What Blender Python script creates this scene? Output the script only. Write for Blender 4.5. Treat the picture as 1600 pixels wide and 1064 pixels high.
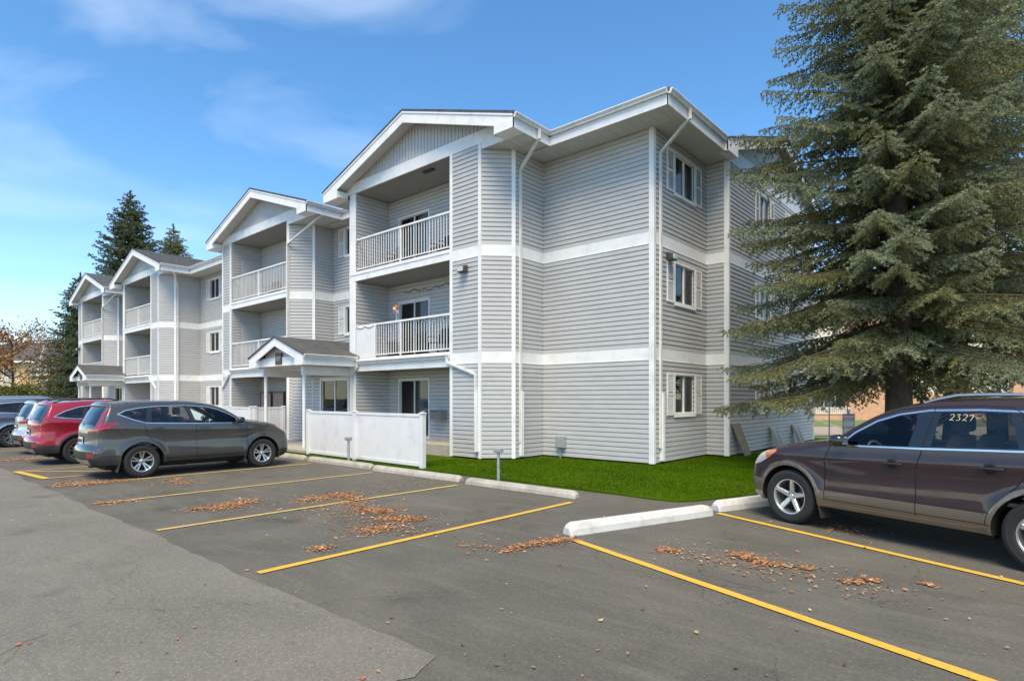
import bpy, bmesh, math, random
import numpy as np
from mathutils import Vector, Matrix
from mathutils.geometry import delaunay_2d_cdt
random.seed(7)
R = math.radians
C = bpy.context.scene.collection
sc = bpy.context.scene
for o in list(bpy.data.objects):
    bpy.data.objects.remove(o)

# ------------------------------------------------------------------ camera, sky, sun, exposure
cam_d = bpy.data.cameras.new('camera')
cam = bpy.data.objects.new('camera', cam_d); C.objects.link(cam)
cam.location = (0, 0, 1.75); cam.rotation_euler = (R(90), 0, R(41.2))
cam_d.sensor_width = 36; cam_d.lens = 36 * 917 / 1600
cam_d.shift_y = 90 / 1600; cam_d.clip_end = 3000; cam_d.clip_start = 0.05
sc.camera = cam

SUN_EL, SUN_AZ = 60, 146       # azimuth from +y clockwise
sd = Vector((math.sin(R(SUN_AZ)) * math.cos(R(SUN_EL)), math.cos(R(SUN_AZ)) * math.cos(R(SUN_EL)), math.sin(R(SUN_EL))))
w = bpy.data.worlds.new('World'); sc.world = w; w.use_nodes = True
nt = w.node_tree; nt.nodes.clear()
out = nt.nodes.new('ShaderNodeOutputWorld'); bg = nt.nodes.new('ShaderNodeBackground')
sky = nt.nodes.new('ShaderNodeTexSky'); sky.sky_type = 'NISHITA'; sky.sun_disc = False
sky.sun_elevation = R(SUN_EL); sky.sun_rotation = R(SUN_AZ)
sky.altitude = 1200; sky.air_density = 1.0; sky.dust_density = 0.25; sky.ozone_density = 1.6
tc = nt.nodes.new('ShaderNodeTexCoord')
mp = nt.nodes.new('ShaderNodeMapping'); mp.inputs['Rotation'].default_value = (R(12), R(-8), R(35)); mp.inputs['Scale'].default_value = (0.8, 2.2, 4.2)
mp.inputs['Location'].default_value = (0.2, 1.4, 0.6)
nz = nt.nodes.new('ShaderNodeTexNoise'); nz.inputs['Scale'].default_value = 1.15; nz.inputs['Detail'].default_value = 5; nz.inputs['Roughness'].default_value = 0.48; nz.inputs['Distortion'].default_value = 0.6
cr = nt.nodes.new('ShaderNodeValToRGB'); cr.color_ramp.elements[0].position = 0.50; cr.color_ramp.elements[1].position = 0.92
cr.color_ramp.elements[0].color = (0, 0, 0, 1); cr.color_ramp.elements[1].color = (0.42, 0.42, 0.42, 1)
mx = nt.nodes.new('ShaderNodeMixRGB'); mx.inputs[2].default_value = (9.6, 9.9, 10.2, 1)
hs = nt.nodes.new('ShaderNodeHueSaturation'); hs.inputs['Saturation'].default_value = 1.22; hs.inputs['Value'].default_value = 1.34; hs.inputs['Hue'].default_value = 0.495
nt.links.new(tc.outputs['Generated'], mp.inputs[0]); nt.links.new(mp.outputs[0], nz.inputs['Vector'])
nt.links.new(nz.outputs['Fac'], cr.inputs[0]); nt.links.new(cr.outputs[0], mx.inputs[0])
nt.links.new(sky.outputs[0], hs.inputs['Color']); nt.links.new(hs.outputs[0], mx.inputs[1])
nt.links.new(mx.outputs[0], bg.inputs[0]); nt.links.new(bg.outputs[0], out.inputs[0])
bg.inputs[1].default_value = 0.15
sl = bpy.data.lights.new('sun', 'SUN'); sl.energy = 4.3; sl.angle = R(34); sl.color = (1.0, 0.85, 0.60)
so = bpy.data.objects.new('sun', sl); C.objects.link(so)
so.rotation_euler = (-sd).to_track_quat('-Z', 'Y').to_euler()
vs = sc.view_settings; vs.view_transform = 'Standard'; vs.look = 'None'; vs.gamma = 1; vs.exposure = 0.42
vs.use_curve_mapping = False

# ------------------------------------------------------------------ helpers
WL = {}
def wl(p): return WL.get(p.name, Vector((0, 0, 0))) if p else Vector((0, 0, 0))
def tag(o, label=None, cat=None, group=None, kind=None):
    if label: o['label'] = label
    if cat: o['category'] = cat
    if group: o['group'] = group
    if kind: o['kind'] = kind
    return o
def empty(name, loc=(0, 0, 0), rz=0, local=False):
    o = bpy.data.objects.new(name, None); C.objects.link(o)
    o.location = loc; o.rotation_euler = (0, 0, rz); o.empty_display_size = .2
    WL[o.name] = Vector((0, 0, 0)) if local else Vector(loc)
    return o
def link(name, me, parent=None, origin=None):
    o = bpy.data.objects.new(name, me); C.objects.link(o)
    if origin is not None:
        o.location = Vector(origin) - wl(parent); WL[o.name] = Vector(origin)
    if parent: o.parent = parent
    return o
class MB:
    def __init__(s): s.v = []; s.f = []; s.m = []; s.c = []
    def add(s, vs, fs, mi=0):
        k = len(s.v); s.v += [tuple(p) for p in vs]; s.f += [tuple(i + k for i in f) for f in fs]; s.m += [mi] * len(fs)
    def hexa(s, p, mi=0):   # 8 points: bottom 4 ccw, top 4 ccw
        s.add(p, [(3, 2, 1, 0), (4, 5, 6, 7), (0, 1, 5, 4), (1, 2, 6, 5), (2, 3, 7, 6), (3, 0, 4, 7)], mi)
    def box(s, x0, x1, y0, y1, z0, z1, mi=0):
        s.hexa([(x0, y0, z0), (x1, y0, z0), (x1, y1, z0), (x0, y1, z0), (x0, y0, z1), (x1, y0, z1), (x1, y1, z1), (x0, y1, z1)], mi)
    def prism(s, poly, z0, z1, mi=0):   # vertical extrusion of an xy polygon (ccw)
        n = len(poly)
        s.add([(x, y, z0) for x, y in poly] + [(x, y, z1) for x, y in poly],
              [tuple(range(n - 1, -1, -1)), tuple(range(n, 2 * n))] + [(i, (i + 1) % n, n + (i + 1) % n, n + i) for i in range(n)], mi)
    def extr(s, pts, vec, mi=0):   # extrude a 3D polygon along vec
        n = len(pts); vec = Vector(vec)
        s.add(list(pts) + [tuple(Vector(p) + vec) for p in pts],
              [tuple(range(n - 1, -1, -1)), tuple(range(n, 2 * n))] + [(i, (i + 1) % n, n + (i + 1) % n, n + i) for i in range(n)], mi)
    def bar(s, a, b, w, h, mi=0, up=(0, 0, 1)):
        a = Vector(a); b = Vector(b); d = (b - a).normalized(); u = Vector(up)
        if abs(d.dot(u)) > .98: u = Vector((1, 0, 0))
        x = d.cross(u).normalized() * w / 2; y = x.cross(d).normalized() * h / 2
        s.hexa([a - x - y, a + x - y, a + x + y, a - x + y, b - x - y, b + x - y, b + x + y, b - x + y], mi)
    def tube(s, pts, r, n=8, mi=0, caps=True):
        pts = [Vector(p) for p in pts]; rr = r if isinstance(r, (list, tuple)) else [r] * len(pts)
        k = len(s.v); prev = None
        for i, p in enumerate(pts):
            d = (pts[min(i + 1, len(pts) - 1)] - pts[max(i - 1, 0)]).normalized()
            if prev is None:
                a = Vector((0, 0, 1)) if abs(d.z) < .9 else Vector((1, 0, 0)); x = d.cross(a).normalized()
            else: x = (prev - d * prev.dot(d)).normalized()
            prev = x; y = d.cross(x)
            for j in range(n):
                t = 2 * math.pi * j / n; s.v.append(tuple(p + (x * math.cos(t) + y * math.sin(t)) * rr[i]))
        for i in range(len(pts) - 1):
            for j in range(n):
                a = k + i * n + j; b = k + i * n + (j + 1) % n; s.f.append((a, b, b + n, a + n)); s.m.append(mi)
        if caps:
            s.f.append(tuple(k + j for j in range(n - 1, -1, -1))); s.m.append(mi)
            e = k + (len(pts) - 1) * n; s.f.append(tuple(e + j for j in range(n))); s.m.append(mi)
    def lathe(s, prof, n=32, axis='y', c=(0, 0, 0), mi=0, a0=0, a1=2 * math.pi):
        # prof: list of (r, h); axis direction h
        k = len(s.v); full = abs(a1 - a0 - 2 * math.pi) < 1e-6; m = n if full else n + 1
        for (r, h) in prof:
            for j in range(m):
                t = a0 + (a1 - a0) * j / n; q = (r * math.cos(t), r * math.sin(t))
                p = {'y': (q[0], h, q[1]), 'z': (q[0], q[1], h), 'x': (h, q[0], q[1])}[axis]
                s.v.append((p[0] + c[0], p[1] + c[1], p[2] + c[2]))
        for i in range(len(prof) - 1):
            for j in range(n):
                j2 = (j + 1) % m; a = k + i * m + j; b = k + i * m + j2
                s.f.append((a, b, b + m, a + m)); s.m.append(mi)
    def build(s, name, mats, parent=None, smooth=False, recalc=True, bevel=0, seg=2, origin=None, auto=None):
        me = bpy.data.meshes.new(name)
        if origin is None:
            if s.v:
                a = np.array(s.v); lo = a.min(0); hi = a.max(0); origin = Vector(((lo[0] + hi[0]) / 2, (lo[1] + hi[1]) / 2, lo[2]))
            else: origin = Vector((0, 0, 0))
        origin = Vector(origin)
        me.from_pydata([(x - origin.x, y - origin.y, z - origin.z) for x, y, z in s.v], [], s.f)
        if not isinstance(mats, (list, tuple)): mats = [mats]
        for m in mats: me.materials.append(m)
        if len(mats) > 1: me.polygons.foreach_set('material_index', s.m)
        if recalc or bevel:
            bm = bmesh.new(); bm.from_mesh(me)
            if recalc: bmesh.ops.recalc_face_normals(bm, faces=bm.faces)
            if bevel:
                ed = [e for e in bm.edges if len(e.link_faces) == 2 and e.calc_face_angle(0) > .6]
                bmesh.ops.bevel(bm, geom=ed, offset=bevel, segments=seg, profile=.5, affect='EDGES', clamp_overlap=True)
            bm.to_mesh(me); bm.free()
        if smooth: me.polygons.foreach_set('use_smooth', [True] * len(me.polygons))
        if auto: me.set_sharp_from_angle(angle=R(auto))
        o = link(name, me, parent, origin)
        return o
def copy_at(o, dz, parent):
    c = o.copy(); C.objects.link(c); c.location = o.location + Vector(dz); c.parent = parent
    WL[c.name] = wl(o) + Vector(dz); return c

# ------------------------------------------------------------------ materials
def nodes(name):
    m = bpy.data.materials.new(name); m.use_nodes = True; t = m.node_tree
    return m, t, t.nodes['Principled BSDF']
def N(t, typ, **k):
    n = t.nodes.new(typ)
    for a, v in k.items():
        if a in n.inputs: n.inputs[a].default_value = v
        else: setattr(n, a, v)
    return n
def mat(name, col, rough=.6, metal=0, var=.12, scale=6, bump=0, bscale=60, spec=.5, coat=0, stretch=None, dirt=None, dscale=1.2, lo=.42, hi=.68):
    """base colour with noise variation, fine bump and optional dirt stains with a shape of their own"""
    m, t, b = nodes(name); L = t.links
    tcn = N(t, 'ShaderNodeTexCoord'); mpn = N(t, 'ShaderNodeMapping'); L.new(tcn.outputs['Object'], mpn.inputs[0])
    geo = N(t, 'ShaderNodeNewGeometry')
    src = geo.outputs['Position']
    if stretch: mpn.inputs['Scale'].default_value = stretch
    L.new(src, mpn.inputs[0])
    n1 = N(t, 'ShaderNodeTexNoise', Scale=scale, Detail=6.0, Roughness=.6); L.new(mpn.outputs[0], n1.inputs['Vector'])
    r = N(t, 'ShaderNodeMapRange'); r.inputs['From Min'].default_value = .3; r.inputs['From Max'].default_value = .7
    r.inputs['To Min'].default_value = 1 - var; r.inputs['To Max'].default_value = 1 + var
    L.new(n1.outputs['Fac'], r.inputs['Value'])
    mul = N(t, 'ShaderNodeVectorMath', operation='SCALE'); mul.inputs[0].default_value = col[:3]; L.new(r.outputs[0], mul.inputs['Scale'])
    last = mul.outputs[0]
    if dirt:
        n2 = N(t, 'ShaderNodeTexNoise', Scale=dscale, Detail=7.0, Roughness=.65); L.new(mpn.outputs[0], n2.inputs['Vector'])
        cr = N(t, 'ShaderNodeValToRGB'); cr.color_ramp.elements[0].position = lo; cr.color_ramp.elements[1].position = hi
        L.new(n2.outputs['Fac'], cr.inputs[0]); mm = N(t, 'ShaderNodeMixRGB'); L.new(cr.outputs[0], mm.inputs[0]); L.new(last, mm.inputs[1]); mm.inputs[2].default_value = (*dirt, 1)
        last = mm.outputs[0]
    L.new(last, b.inputs['Base Color'])
    b.inputs['Roughness'].default_value = rough; b.inputs['Metallic'].default_value = metal
    b.inputs['Specular IOR Level'].default_value = spec; b.inputs['Coat Weight'].default_value = coat; b.inputs['Coat Roughness'].default_value = .04
    if bump:
        nb = N(t, 'ShaderNodeTexNoise', Scale=bscale, Detail=4.0); L.new(mpn.outputs[0], nb.inputs['Vector'])
        bn = N(t, 'ShaderNodeBump', Strength=bump, Distance=.02); L.new(nb.outputs['Fac'], bn.inputs['Height']); L.new(bn.outputs[0], b.inputs['Normal'])
    return m
def attr_mat(name, rough=.7, trans=0, spec=.3):
    m, t, b = nodes(name); a = N(t, 'ShaderNodeAttribute', attribute_name='col')
    t.links.new(a.outputs['Color'], b.inputs['Base Color']); b.inputs['Roughness'].default_value = rough; b.inputs['Specular IOR Level'].default_value = spec
    if trans:
        tr = N(t, 'ShaderNodeBsdfTranslucent'); t.links.new(a.outputs['Color'], tr.inputs['Color']); mxs = N(t, 'ShaderNodeMixShader'); mxs.inputs[0].default_value = trans
        t.links.new(b.outputs[0], mxs.inputs[1]); t.links.new(tr.outputs[0], mxs.inputs[2]); t.links.new(mxs.outputs[0], t.nodes['Material Output'].inputs[0])
    return m
def thin_glass(name, tint, rough=.0, ior=1.5):
    m, t, b = nodes(name); t.nodes.remove(b); L = t.links
    o = t.nodes['Material Output']; fr = N(t, 'ShaderNodeFresnel', IOR=ior); tr = N(t, 'ShaderNodeBsdfTransparent'); tr.inputs[0].default_value = (*tint, 1)
    gl = N(t, 'ShaderNodeBsdfGlossy', Roughness=rough); gl.inputs[0].default_value = (1, 1, 1, 1)
    mixn = N(t, 'ShaderNodeMixShader'); L.new(fr.outputs[0], mixn.inputs[0]); L.new(tr.outputs[0], mixn.inputs[1]); L.new(gl.outputs[0], mixn.inputs[2]); L.new(mixn.outputs[0], o.inputs[0])
    return m
def paint(name, col, flake=.0, rough=.32):
    m, t, b = nodes(name)
    b.inputs['Base Color'].default_value = (*col, 1); b.inputs['Metallic'].default_value = flake; b.inputs['Roughness'].default_value = rough
    b.inputs['Coat Weight'].default_value = 1; b.inputs['Coat Roughness'].default_value = .03
    geo = N(t, 'ShaderNodeNewGeometry'); n = N(t, 'ShaderNodeTexNoise', Scale=3.0, Detail=6.0); t.links.new(geo.outputs['Position'], n.inputs['Vector'])
    r = N(t, 'ShaderNodeMapRange'); r.inputs['From Min'].default_value = .35; r.inputs['From Max'].default_value = .75; r.inputs['To Min'].default_value = .02; r.inputs['To Max'].default_value = .12
    t.links.new(n.outputs['Fac'], r.inputs['Value']); t.links.new(r.outputs[0], b.inputs['Coat Roughness'])
    return m
M = {}
M['siding'] = mat('siding', (.488, .480, .472), .55, var=.05, scale=2.2, stretch=(1, 1, 3), dirt=(.40, .392, .375), dscale=.9, lo=.55, hi=.9)
M['trim'] = mat('trim', (.79, .78, .765), .45, var=.035, scale=3, dirt=(.60, .59, .56), dscale=1.9, lo=.50, hi=.80)
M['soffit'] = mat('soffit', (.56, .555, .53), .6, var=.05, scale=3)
M['ceiling'] = mat('ceiling', (.33, .325, .30), .8, var=.05, scale=3)  # albedo lowered: part of the loggia shade is put into this colour
M['gutter'] = mat('gutter', (.70, .69, .66), .4, var=.05, scale=4, dirt=(.52, .49, .44), dscale=2.5, lo=.5, hi=.8)
M['shingle'] = mat('shingle', (.075, .078, .085), .9, var=.35, scale=9, bump=.6, bscale=40, dirt=(.11, .108, .10), dscale=3)
M['concrete'] = mat('concrete', (.42, .385, .33), .9, var=.12, scale=8, bump=.4, bscale=120, dirt=(.29, .265, .22), dscale=2.2)
M['white_concrete'] = mat('white_concrete', (.58, .575, .55), .85, var=.06, scale=6, bump=.3, bscale=90, dirt=(.40, .39, .365), dscale=4.5, lo=.48, hi=.76)
M['vinyl'] = mat('vinyl', (.73, .725, .715), .4, var=.03, scale=2, dirt=(.58, .565, .53), dscale=2.2, lo=.52, hi=.82)
M['dark'] = mat('dark', (.02, .02, .022), .6)
M['room'] = mat('room', (.05, .048, .045), .9)
M['curtain'] = mat('curtain', (.34, .34, .34), .9, var=.15, scale=9, stretch=(4, 4, .2))
M['curtain_beige'] = mat('curtain_beige', (.36, .25, .20), .9, var=.1, scale=5, stretch=(3, 3, .2))
M['pane'] = thin_glass('pane', (.62, .65, .65))
M['metal_grey'] = mat('metal_grey', (.30, .32, .33), .5, var=.1, scale=10)
M['galv'] = mat('galv', (.42, .43, .44), .45, metal=.5, var=.15, scale=14)
M['lamp_dark'] = mat('lamp_dark', (.05, .045, .04), .5)
M['lamp_lens'] = mat('lamp_lens', (.55, .53, .48), .35)
M['door_grey'] = mat('door_grey', (.50, .495, .48), .5, var=.03)
M['red_cloth'] = mat('red_cloth', (.30, .02, .04), .8)
M['wood_grey'] = mat('wood_grey', (.24, .20, .15), .85, var=.3, scale=5, stretch=(6, 6, .6), bump=.4, bscale=40)
M['bark'] = mat('bark', (.105, .08, .062), .95, var=.4, scale=9, bump=1, bscale=30, stretch=(1, 1, .5))
M['yellow'] = mat('yellow', (.60, .365, .040), .75, var=.12, scale=20, dirt=(.42, .30, .10), dscale=9, lo=.58, hi=.8)
M['old_yellow'] = mat('old_yellow', (.50, .345, .105), .8, var=.2, scale=25, dirt=(.20, .17, .12), dscale=13, lo=.52, hi=.75)
M['brick_far'] = mat('brick_far', (.60, .34, .21), .9, var=.15, scale=3)
M['stucco'] = mat('stucco', (.72, .64, .53), .9, var=.06, scale=1)
M['stucco_tan'] = mat('stucco_tan', (.60, .42, .22), .9, var=.1, scale=1)
M['leaf'] = attr_mat('leaf', .8, trans=.25)
M['needle'] = attr_mat('needle', .75, trans=.3, spec=.2)
# ------------------------------------------------------------------ ground
def asphalt(name, c0, c1, speck, sp_amt, stain, bump, crack=.72):
    m, t, b = nodes(name); L = t.links; g = N(t, 'ShaderNodeNewGeometry')
    n1 = N(t, 'ShaderNodeTexNoise', Scale=.55, Detail=8.0, Roughness=.62, Distortion=.6); L.new(g.outputs['Position'], n1.inputs['Vector'])
    mixc = N(t, 'ShaderNodeMixRGB'); cr = N(t, 'ShaderNodeValToRGB'); cr.color_ramp.elements[0].position = .33; cr.color_ramp.elements[1].position = .68
    L.new(n1.outputs['Fac'], cr.inputs[0]); L.new(cr.outputs[0], mixc.inputs[0]); mixc.inputs[1].default_value = (*c0, 1); mixc.inputs[2].default_value = (*c1, 1)
    # streaky pale dust
    mp = N(t, 'ShaderNodeMapping'); mp.inputs['Rotation'].default_value = (0, 0, R(24)); mp.inputs['Scale'].default_value = (.5, 3.2, 1); L.new(g.outputs['Position'], mp.inputs[0])
    n2 = N(t, 'ShaderNodeTexNoise', Scale=.9, Detail=9.0, Roughness=.7, Distortion=1.1); L.new(mp.outputs[0], n2.inputs['Vector'])
    cr2 = N(t, 'ShaderNodeValToRGB'); cr2.color_ramp.elements[0].position = .50; cr2.color_ramp.elements[1].position = .74; cr2.color_ramp.elements[1].color = (.55, .55, .55, 1)
    L.new(n2.outputs['Fac'], cr2.inputs[0]); mix2 = N(t, 'ShaderNodeMixRGB'); L.new(cr2.outputs[0], mix2.inputs[0]); L.new(mixc.outputs[0], mix2.inputs[1]); mix2.inputs[2].default_value = (*stain, 1)
    # hairline cracks with a wandering course
    nd = N(t, 'ShaderNodeTexNoise', Scale=1.3, Detail=5.0); L.new(g.outputs['Position'], nd.inputs['Vector'])
    ad = N(t, 'ShaderNodeVectorMath', operation='MULTIPLY_ADD'); L.new(nd.outputs['Color'], ad.inputs[0]); ad.inputs[1].default_value = (1.1, 1.1, 0); L.new(g.outputs['Position'], ad.inputs[2])
    vc = N(t, 'ShaderNodeTexVoronoi', Scale=.26, feature='DISTANCE_TO_EDGE'); L.new(ad.outputs[0], vc.inputs['Vector'])
    crk = N(t, 'ShaderNodeMapRange'); crk.inputs['From Min'].default_value = .0008; crk.inputs['From Max'].default_value = .0028; crk.inputs['To Min'].default_value = crack; crk.inputs['To Max'].default_value = 1.0; L.new(vc.outputs['Distance'], crk.inputs['Value'])
    # oil spots
    no = N(t, 'ShaderNodeTexNoise', Scale=1.05, Detail=3.0, Roughness=.5); L.new(g.outputs['Position'], no.inputs['Vector'])
    oil = N(t, 'ShaderNodeMapRange'); oil.inputs['From Min'].default_value = .64; oil.inputs['From Max'].default_value = .76; oil.inputs['To Min'].default_value = 1.0; oil.inputs['To Max'].default_value = .62; L.new(no.outputs['Fac'], oil.inputs['Value'])
    mk = N(t, 'ShaderNodeMath', operation='MULTIPLY'); L.new(crk.outputs[0], mk.inputs[0]); L.new(oil.outputs[0], mk.inputs[1])
    # aggregate
    v = N(t, 'ShaderNodeTexVoronoi', Scale=95.0); L.new(g.outputs['Position'], v.inputs['Vector'])
    vs_ = N(t, 'ShaderNodeSeparateColor'); L.new(v.outputs['Color'], vs_.inputs[0])
    cr3 = N(t, 'ShaderNodeValToRGB'); cr3.color_ramp.elements[0].position = .78; cr3.color_ramp.elements[1].position = .98; cr3.color_ramp.elements[1].color = (sp_amt,) * 3 + (1,)
    L.new(vs_.outputs[0], cr3.inputs[0]); mix3 = N(t, 'ShaderNodeMixRGB'); L.new(cr3.outputs[0], mix3.inputs[0]); L.new(mix2.outputs[0], mix3.inputs[1]); mix3.inputs[2].default_value = (*speck, 1)
    n4 = N(t, 'ShaderNodeTexNoise', Scale=28.0, Detail=6.0, Roughness=.75); L.new(g.outputs['Position'], n4.inputs['Vector'])
    r4 = N(t, 'ShaderNodeMapRange'); r4.inputs['From Min'].default_value = .3; r4.inputs['From Max'].default_value = .7; r4.inputs['To Min'].default_value = .82; r4.inputs['To Max'].default_value = 1.18
    L.new(n4.outputs['Fac'], r4.inputs['Value']); sc_ = N(t, 'ShaderNodeVectorMath', operation='SCALE'); L.new(mix3.outputs[0], sc_.inputs[0]); mk2 = N(t, 'ShaderNodeMath', operation='MULTIPLY'); L.new(r4.outputs[0], mk2.inputs[0]); L.new(mk.outputs[0], mk2.inputs[1]); L.new(mk2.outputs[0], sc_.inputs['Scale'])
    L.new(sc_.outputs[0], b.inputs['Base Color']); b.inputs['Roughness'].default_value = .85; b.inputs['Specular IOR Level'].default_value = .35
    nb = N(t, 'ShaderNodeTexNoise', Scale=150.0, Detail=3.0); L.new(g.outputs['Position'], nb.inputs['Vector'])
    bn = N(t, 'ShaderNodeBump', Strength=bump, Distance=.01); L.new(nb.outputs['Fac'], bn.inputs['Height']); L.new(bn.outputs[0], b.inputs['Normal'])
    return m
M['asphalt_new'] = asphalt('asphalt_new', (.080, .075, .063), (.122, .114, .095), (.23, .215, .18), .3, (.172, .16, .133), .5)
M['asphalt_old'] = asphalt('asphalt_old', (.142, .133, .112), (.186, .174, .148), (.33, .305, .26), .5, (.112, .105, .09), .8)
M['turf'] = mat('turf', (.042, .090, .002), .95, var=.35, scale=7, bump=.8, bscale=90, spec=.05, dirt=(.06, .108, .004), dscale=3, lo=.4, hi=.7)
M['lawn_far'] = mat('lawn_far', (.12, .17, .04), .95, var=.3, scale=3)
M['gravel'] = mat('gravel', (.33, .27, .21), .95, var=.3, scale=20)
M['land'] = mat('land', (.15, .16, .09), .95, var=.3, scale=.3)

def sheet(name, poly, z, m, kind='structure', sub=0):
    b = MB(); b.add([(x, y, z) for x, y in poly], [tuple(range(len(poly)))])
    o = b.build(name, m, recalc=False)
    if o.data.polygons[0].normal.z < 0: o.data.flip_normals()
    tag(o, kind=kind); return o
sheet('ground', [(-900, -900), (900, -900), (900, 900), (-900, 900)], -.02, M['land'])
sheet('parking_lot', [(-75, -40), (60, -40), (60, 45), (-2.2, 45), (-2.2, 16), (-2.9, 13.6), (-3.35, 12), (-3.8, 10.75), (-4.25, 9.5), (-4.9, 9.22), (-75, 9.62)], 0, M['asphalt_new'])
# older, coarser drive surface with a ragged edge along the stall fronts
rr = random.Random(3); edge = []
for i in range(300):
    x = -75 + i * (72.0 / 299)
    edge.append((x, 2.62 + .022 * math.sin(x * 1.3) + .016 * math.sin(x * 3.7 + 1) + .010 * math.sin(x * 11 + 2) + rr.uniform(-.016, .016)))
edge += [(-2.93, 2.46), (-2.88, 2.36), (-2.93, 2.26), (-2.86, 2.1)]
edge += [(-2.8 + .16 * i + rr.uniform(-.02, .02), 2.0 - .33 * i) for i in range(1, 30)]
sheet('driveway', [(-75, -40), (3, -40)] + edge[::-1], .006, M['asphalt_old'])
b = MB(); b.prism([(-18.3, 9.42), (-6.5, 9.30), (-4.85, 9.18), (-4.42, 9.22), (-4.20, 9.5), (-3.75, 10.7), (-3.3, 12), (-2.85, 13.6), (-2.1, 16), (-1.2, 18), (0.5, 20.5), (0.5, 22.5), (-6.0, 22.5), (-6.0, 28.0), (-12, 28), (-12, 15.5), (-18.3, 15.5)], -.015, .03); tag(b.build('lawn', M['turf']), kind='structure')
b = MB(); b.box(-75, -18.3, 9.62, 13.0, -.01, .08); tag(b.build('sidewalk', M['concrete']), kind='structure')
CY, SY_ = math.cos(R(41.2)), math.sin(R(41.2))
def cw(X, t): return (CY * X - SY_ * t, SY_ * X + CY * t)      # point from lateral offset and distance straight ahead
sheet('street', [cw(9, 27.5), cw(80, 27.5), cw(80, 36), cw(9, 36)], .008, M['gravel'])
sheet('back_lawn', [cw(9, 36), cw(80, 36), cw(80, 70), cw(9, 70)], .02, M['lawn_far'])

def line(name, pts, wd, m, z=.004):
    b = MB(); (x0, y0), (x1, y1) = pts; d = Vector((x1 - x0, y1 - y0)); n = Vector((-d.y, d.x)).normalized() * wd / 2
    k = max(2, int(d.length / .25)); q = random.Random(int(abs(x0 * 100)))
    L_, R_ = [], []
    for i in range(k + 1):
        p = Vector((x0, y0)) + d * (i / k); e = q.uniform(-.006, .006)
        L_.append((p.x + n.x * (1 + e * 12), p.y + n.y * (1 + e * 12), z)); R_.append((p.x - n.x, p.y - n.y, z))
    b.add(L_ + R_, [(i, i + k + 1, i + k + 2, i + 1) for i in range(k)])
    o = b.build(name, m); 
    if o.data.polygons[0].normal.z < 0: o.data.flip_normals()
    return tag(o, kind='structure')
for x, y0, y1, mm in ((-5.77, 2.74, 8.06, 'yellow'), (-8.63, 2.74, 8.14, 'old_yellow'), (-11.58, 2.74, 8.2, 'old_yellow'), (-14.40, 2.72, 8.25, 'old_yellow'),
                  (-18.02, 2.85, 8.2, 'old_yellow'), (-16.02, 3.0, 8.2, 'old_yellow'), (-21.6, 2.7, 8.2, 'old_yellow'), (-25.4, 2.7, 8.2, 'old_yellow')):
    line('stall_line', [(x, y0), (x + .04, y1)], .10, M[mm], .010)
line('stall_line', [(-18.08, 2.73), (-15.96, 2.93)], .15, M['yellow'], .0105)
line('stall_line', [(-17.9, 2.9), (-16.1, 4.6)], .10, M['old_yellow'], .0096)
line('stall_line', [(-17.9, 4.9), (-16.1, 6.6)], .10, M['old_yellow'], .0096)
line('stall_line', [(-4.17, 5.93), (1.1, 4.25)], .105, M['yellow'], .010)
line('stall_line', [(-3.52, 8.76), (1.5, 6.70)], .105, M['yellow'], .010)

# grass blades over the lawn in view
def grass_blades():
    rng = np.random.default_rng(4); n = 90000
    x = rng.uniform(-12.2, -1.6, n); y = rng.uniform(9.2, 18.5, n)
    right = np.interp(y, [9.2, 9.5, 10.7, 12, 13.6, 16, 18.5], [-4.45, -4.2, -3.75, -3.3, -2.85, -2.1, -1.0])
    left = np.where(y < 11.6, -12.2, np.where(y < 12.6, -11.4 + (y - 11.75) * .95, np.where(y < 13.75, -10.75, np.where(y < 17.1, -7.2, -6.5))))
    right = right + rng.normal(0, .035, n); ok = (x < right) & (x > left) & (y > 9.30 + rng.normal(0, .03, n) + .012 * (x + 6.5) * -1)
    x, y = x[ok], y[ok]; n = len(x); h = rng.uniform(.018, .045, n); a = rng.uniform(0, 6.28, n); wd = .006
    lx = rng.normal(0, .014, n); ly = rng.normal(0, .014, n)
    v = np.zeros((n, 3, 3)); v[:, 0] = np.stack([x - wd * np.cos(a), y - wd * np.sin(a), np.full(n, .028)], 1)
    v[:, 1] = np.stack([x + wd * np.cos(a), y + wd * np.sin(a), np.full(n, .028)], 1); v[:, 2] = np.stack([x + lx, y + ly, .03 + h], 1)
    col = np.zeros((n, 3, 4)); base = np.array([.048, .098, .0]); k = rng.uniform(.7, 1.25, (n, 1)); yel = rng.random((n, 1)) < .02
    pat = 1 + .16 * np.sin(x * 2.1 + 1.3 * np.sin(y * 1.7)) + .12 * np.sin(y * 3.3 + x * 1.1); dry = np.clip(np.sin(x * 1.3 + 2 * np.sin(y * .9)) * np.sin(y * 2.2 + x * .6) - .55, 0, 1)[:, None]; c3 = base * k * pat[:, None] + dry * np.array([[.07, .05, .012]]); c3 = np.where(yel, np.array([[.20, .19, .04]]) * k, c3); col[:, :, :3] = c3[:, None]; col[:, :, 3] = 1
    return v, col
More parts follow.
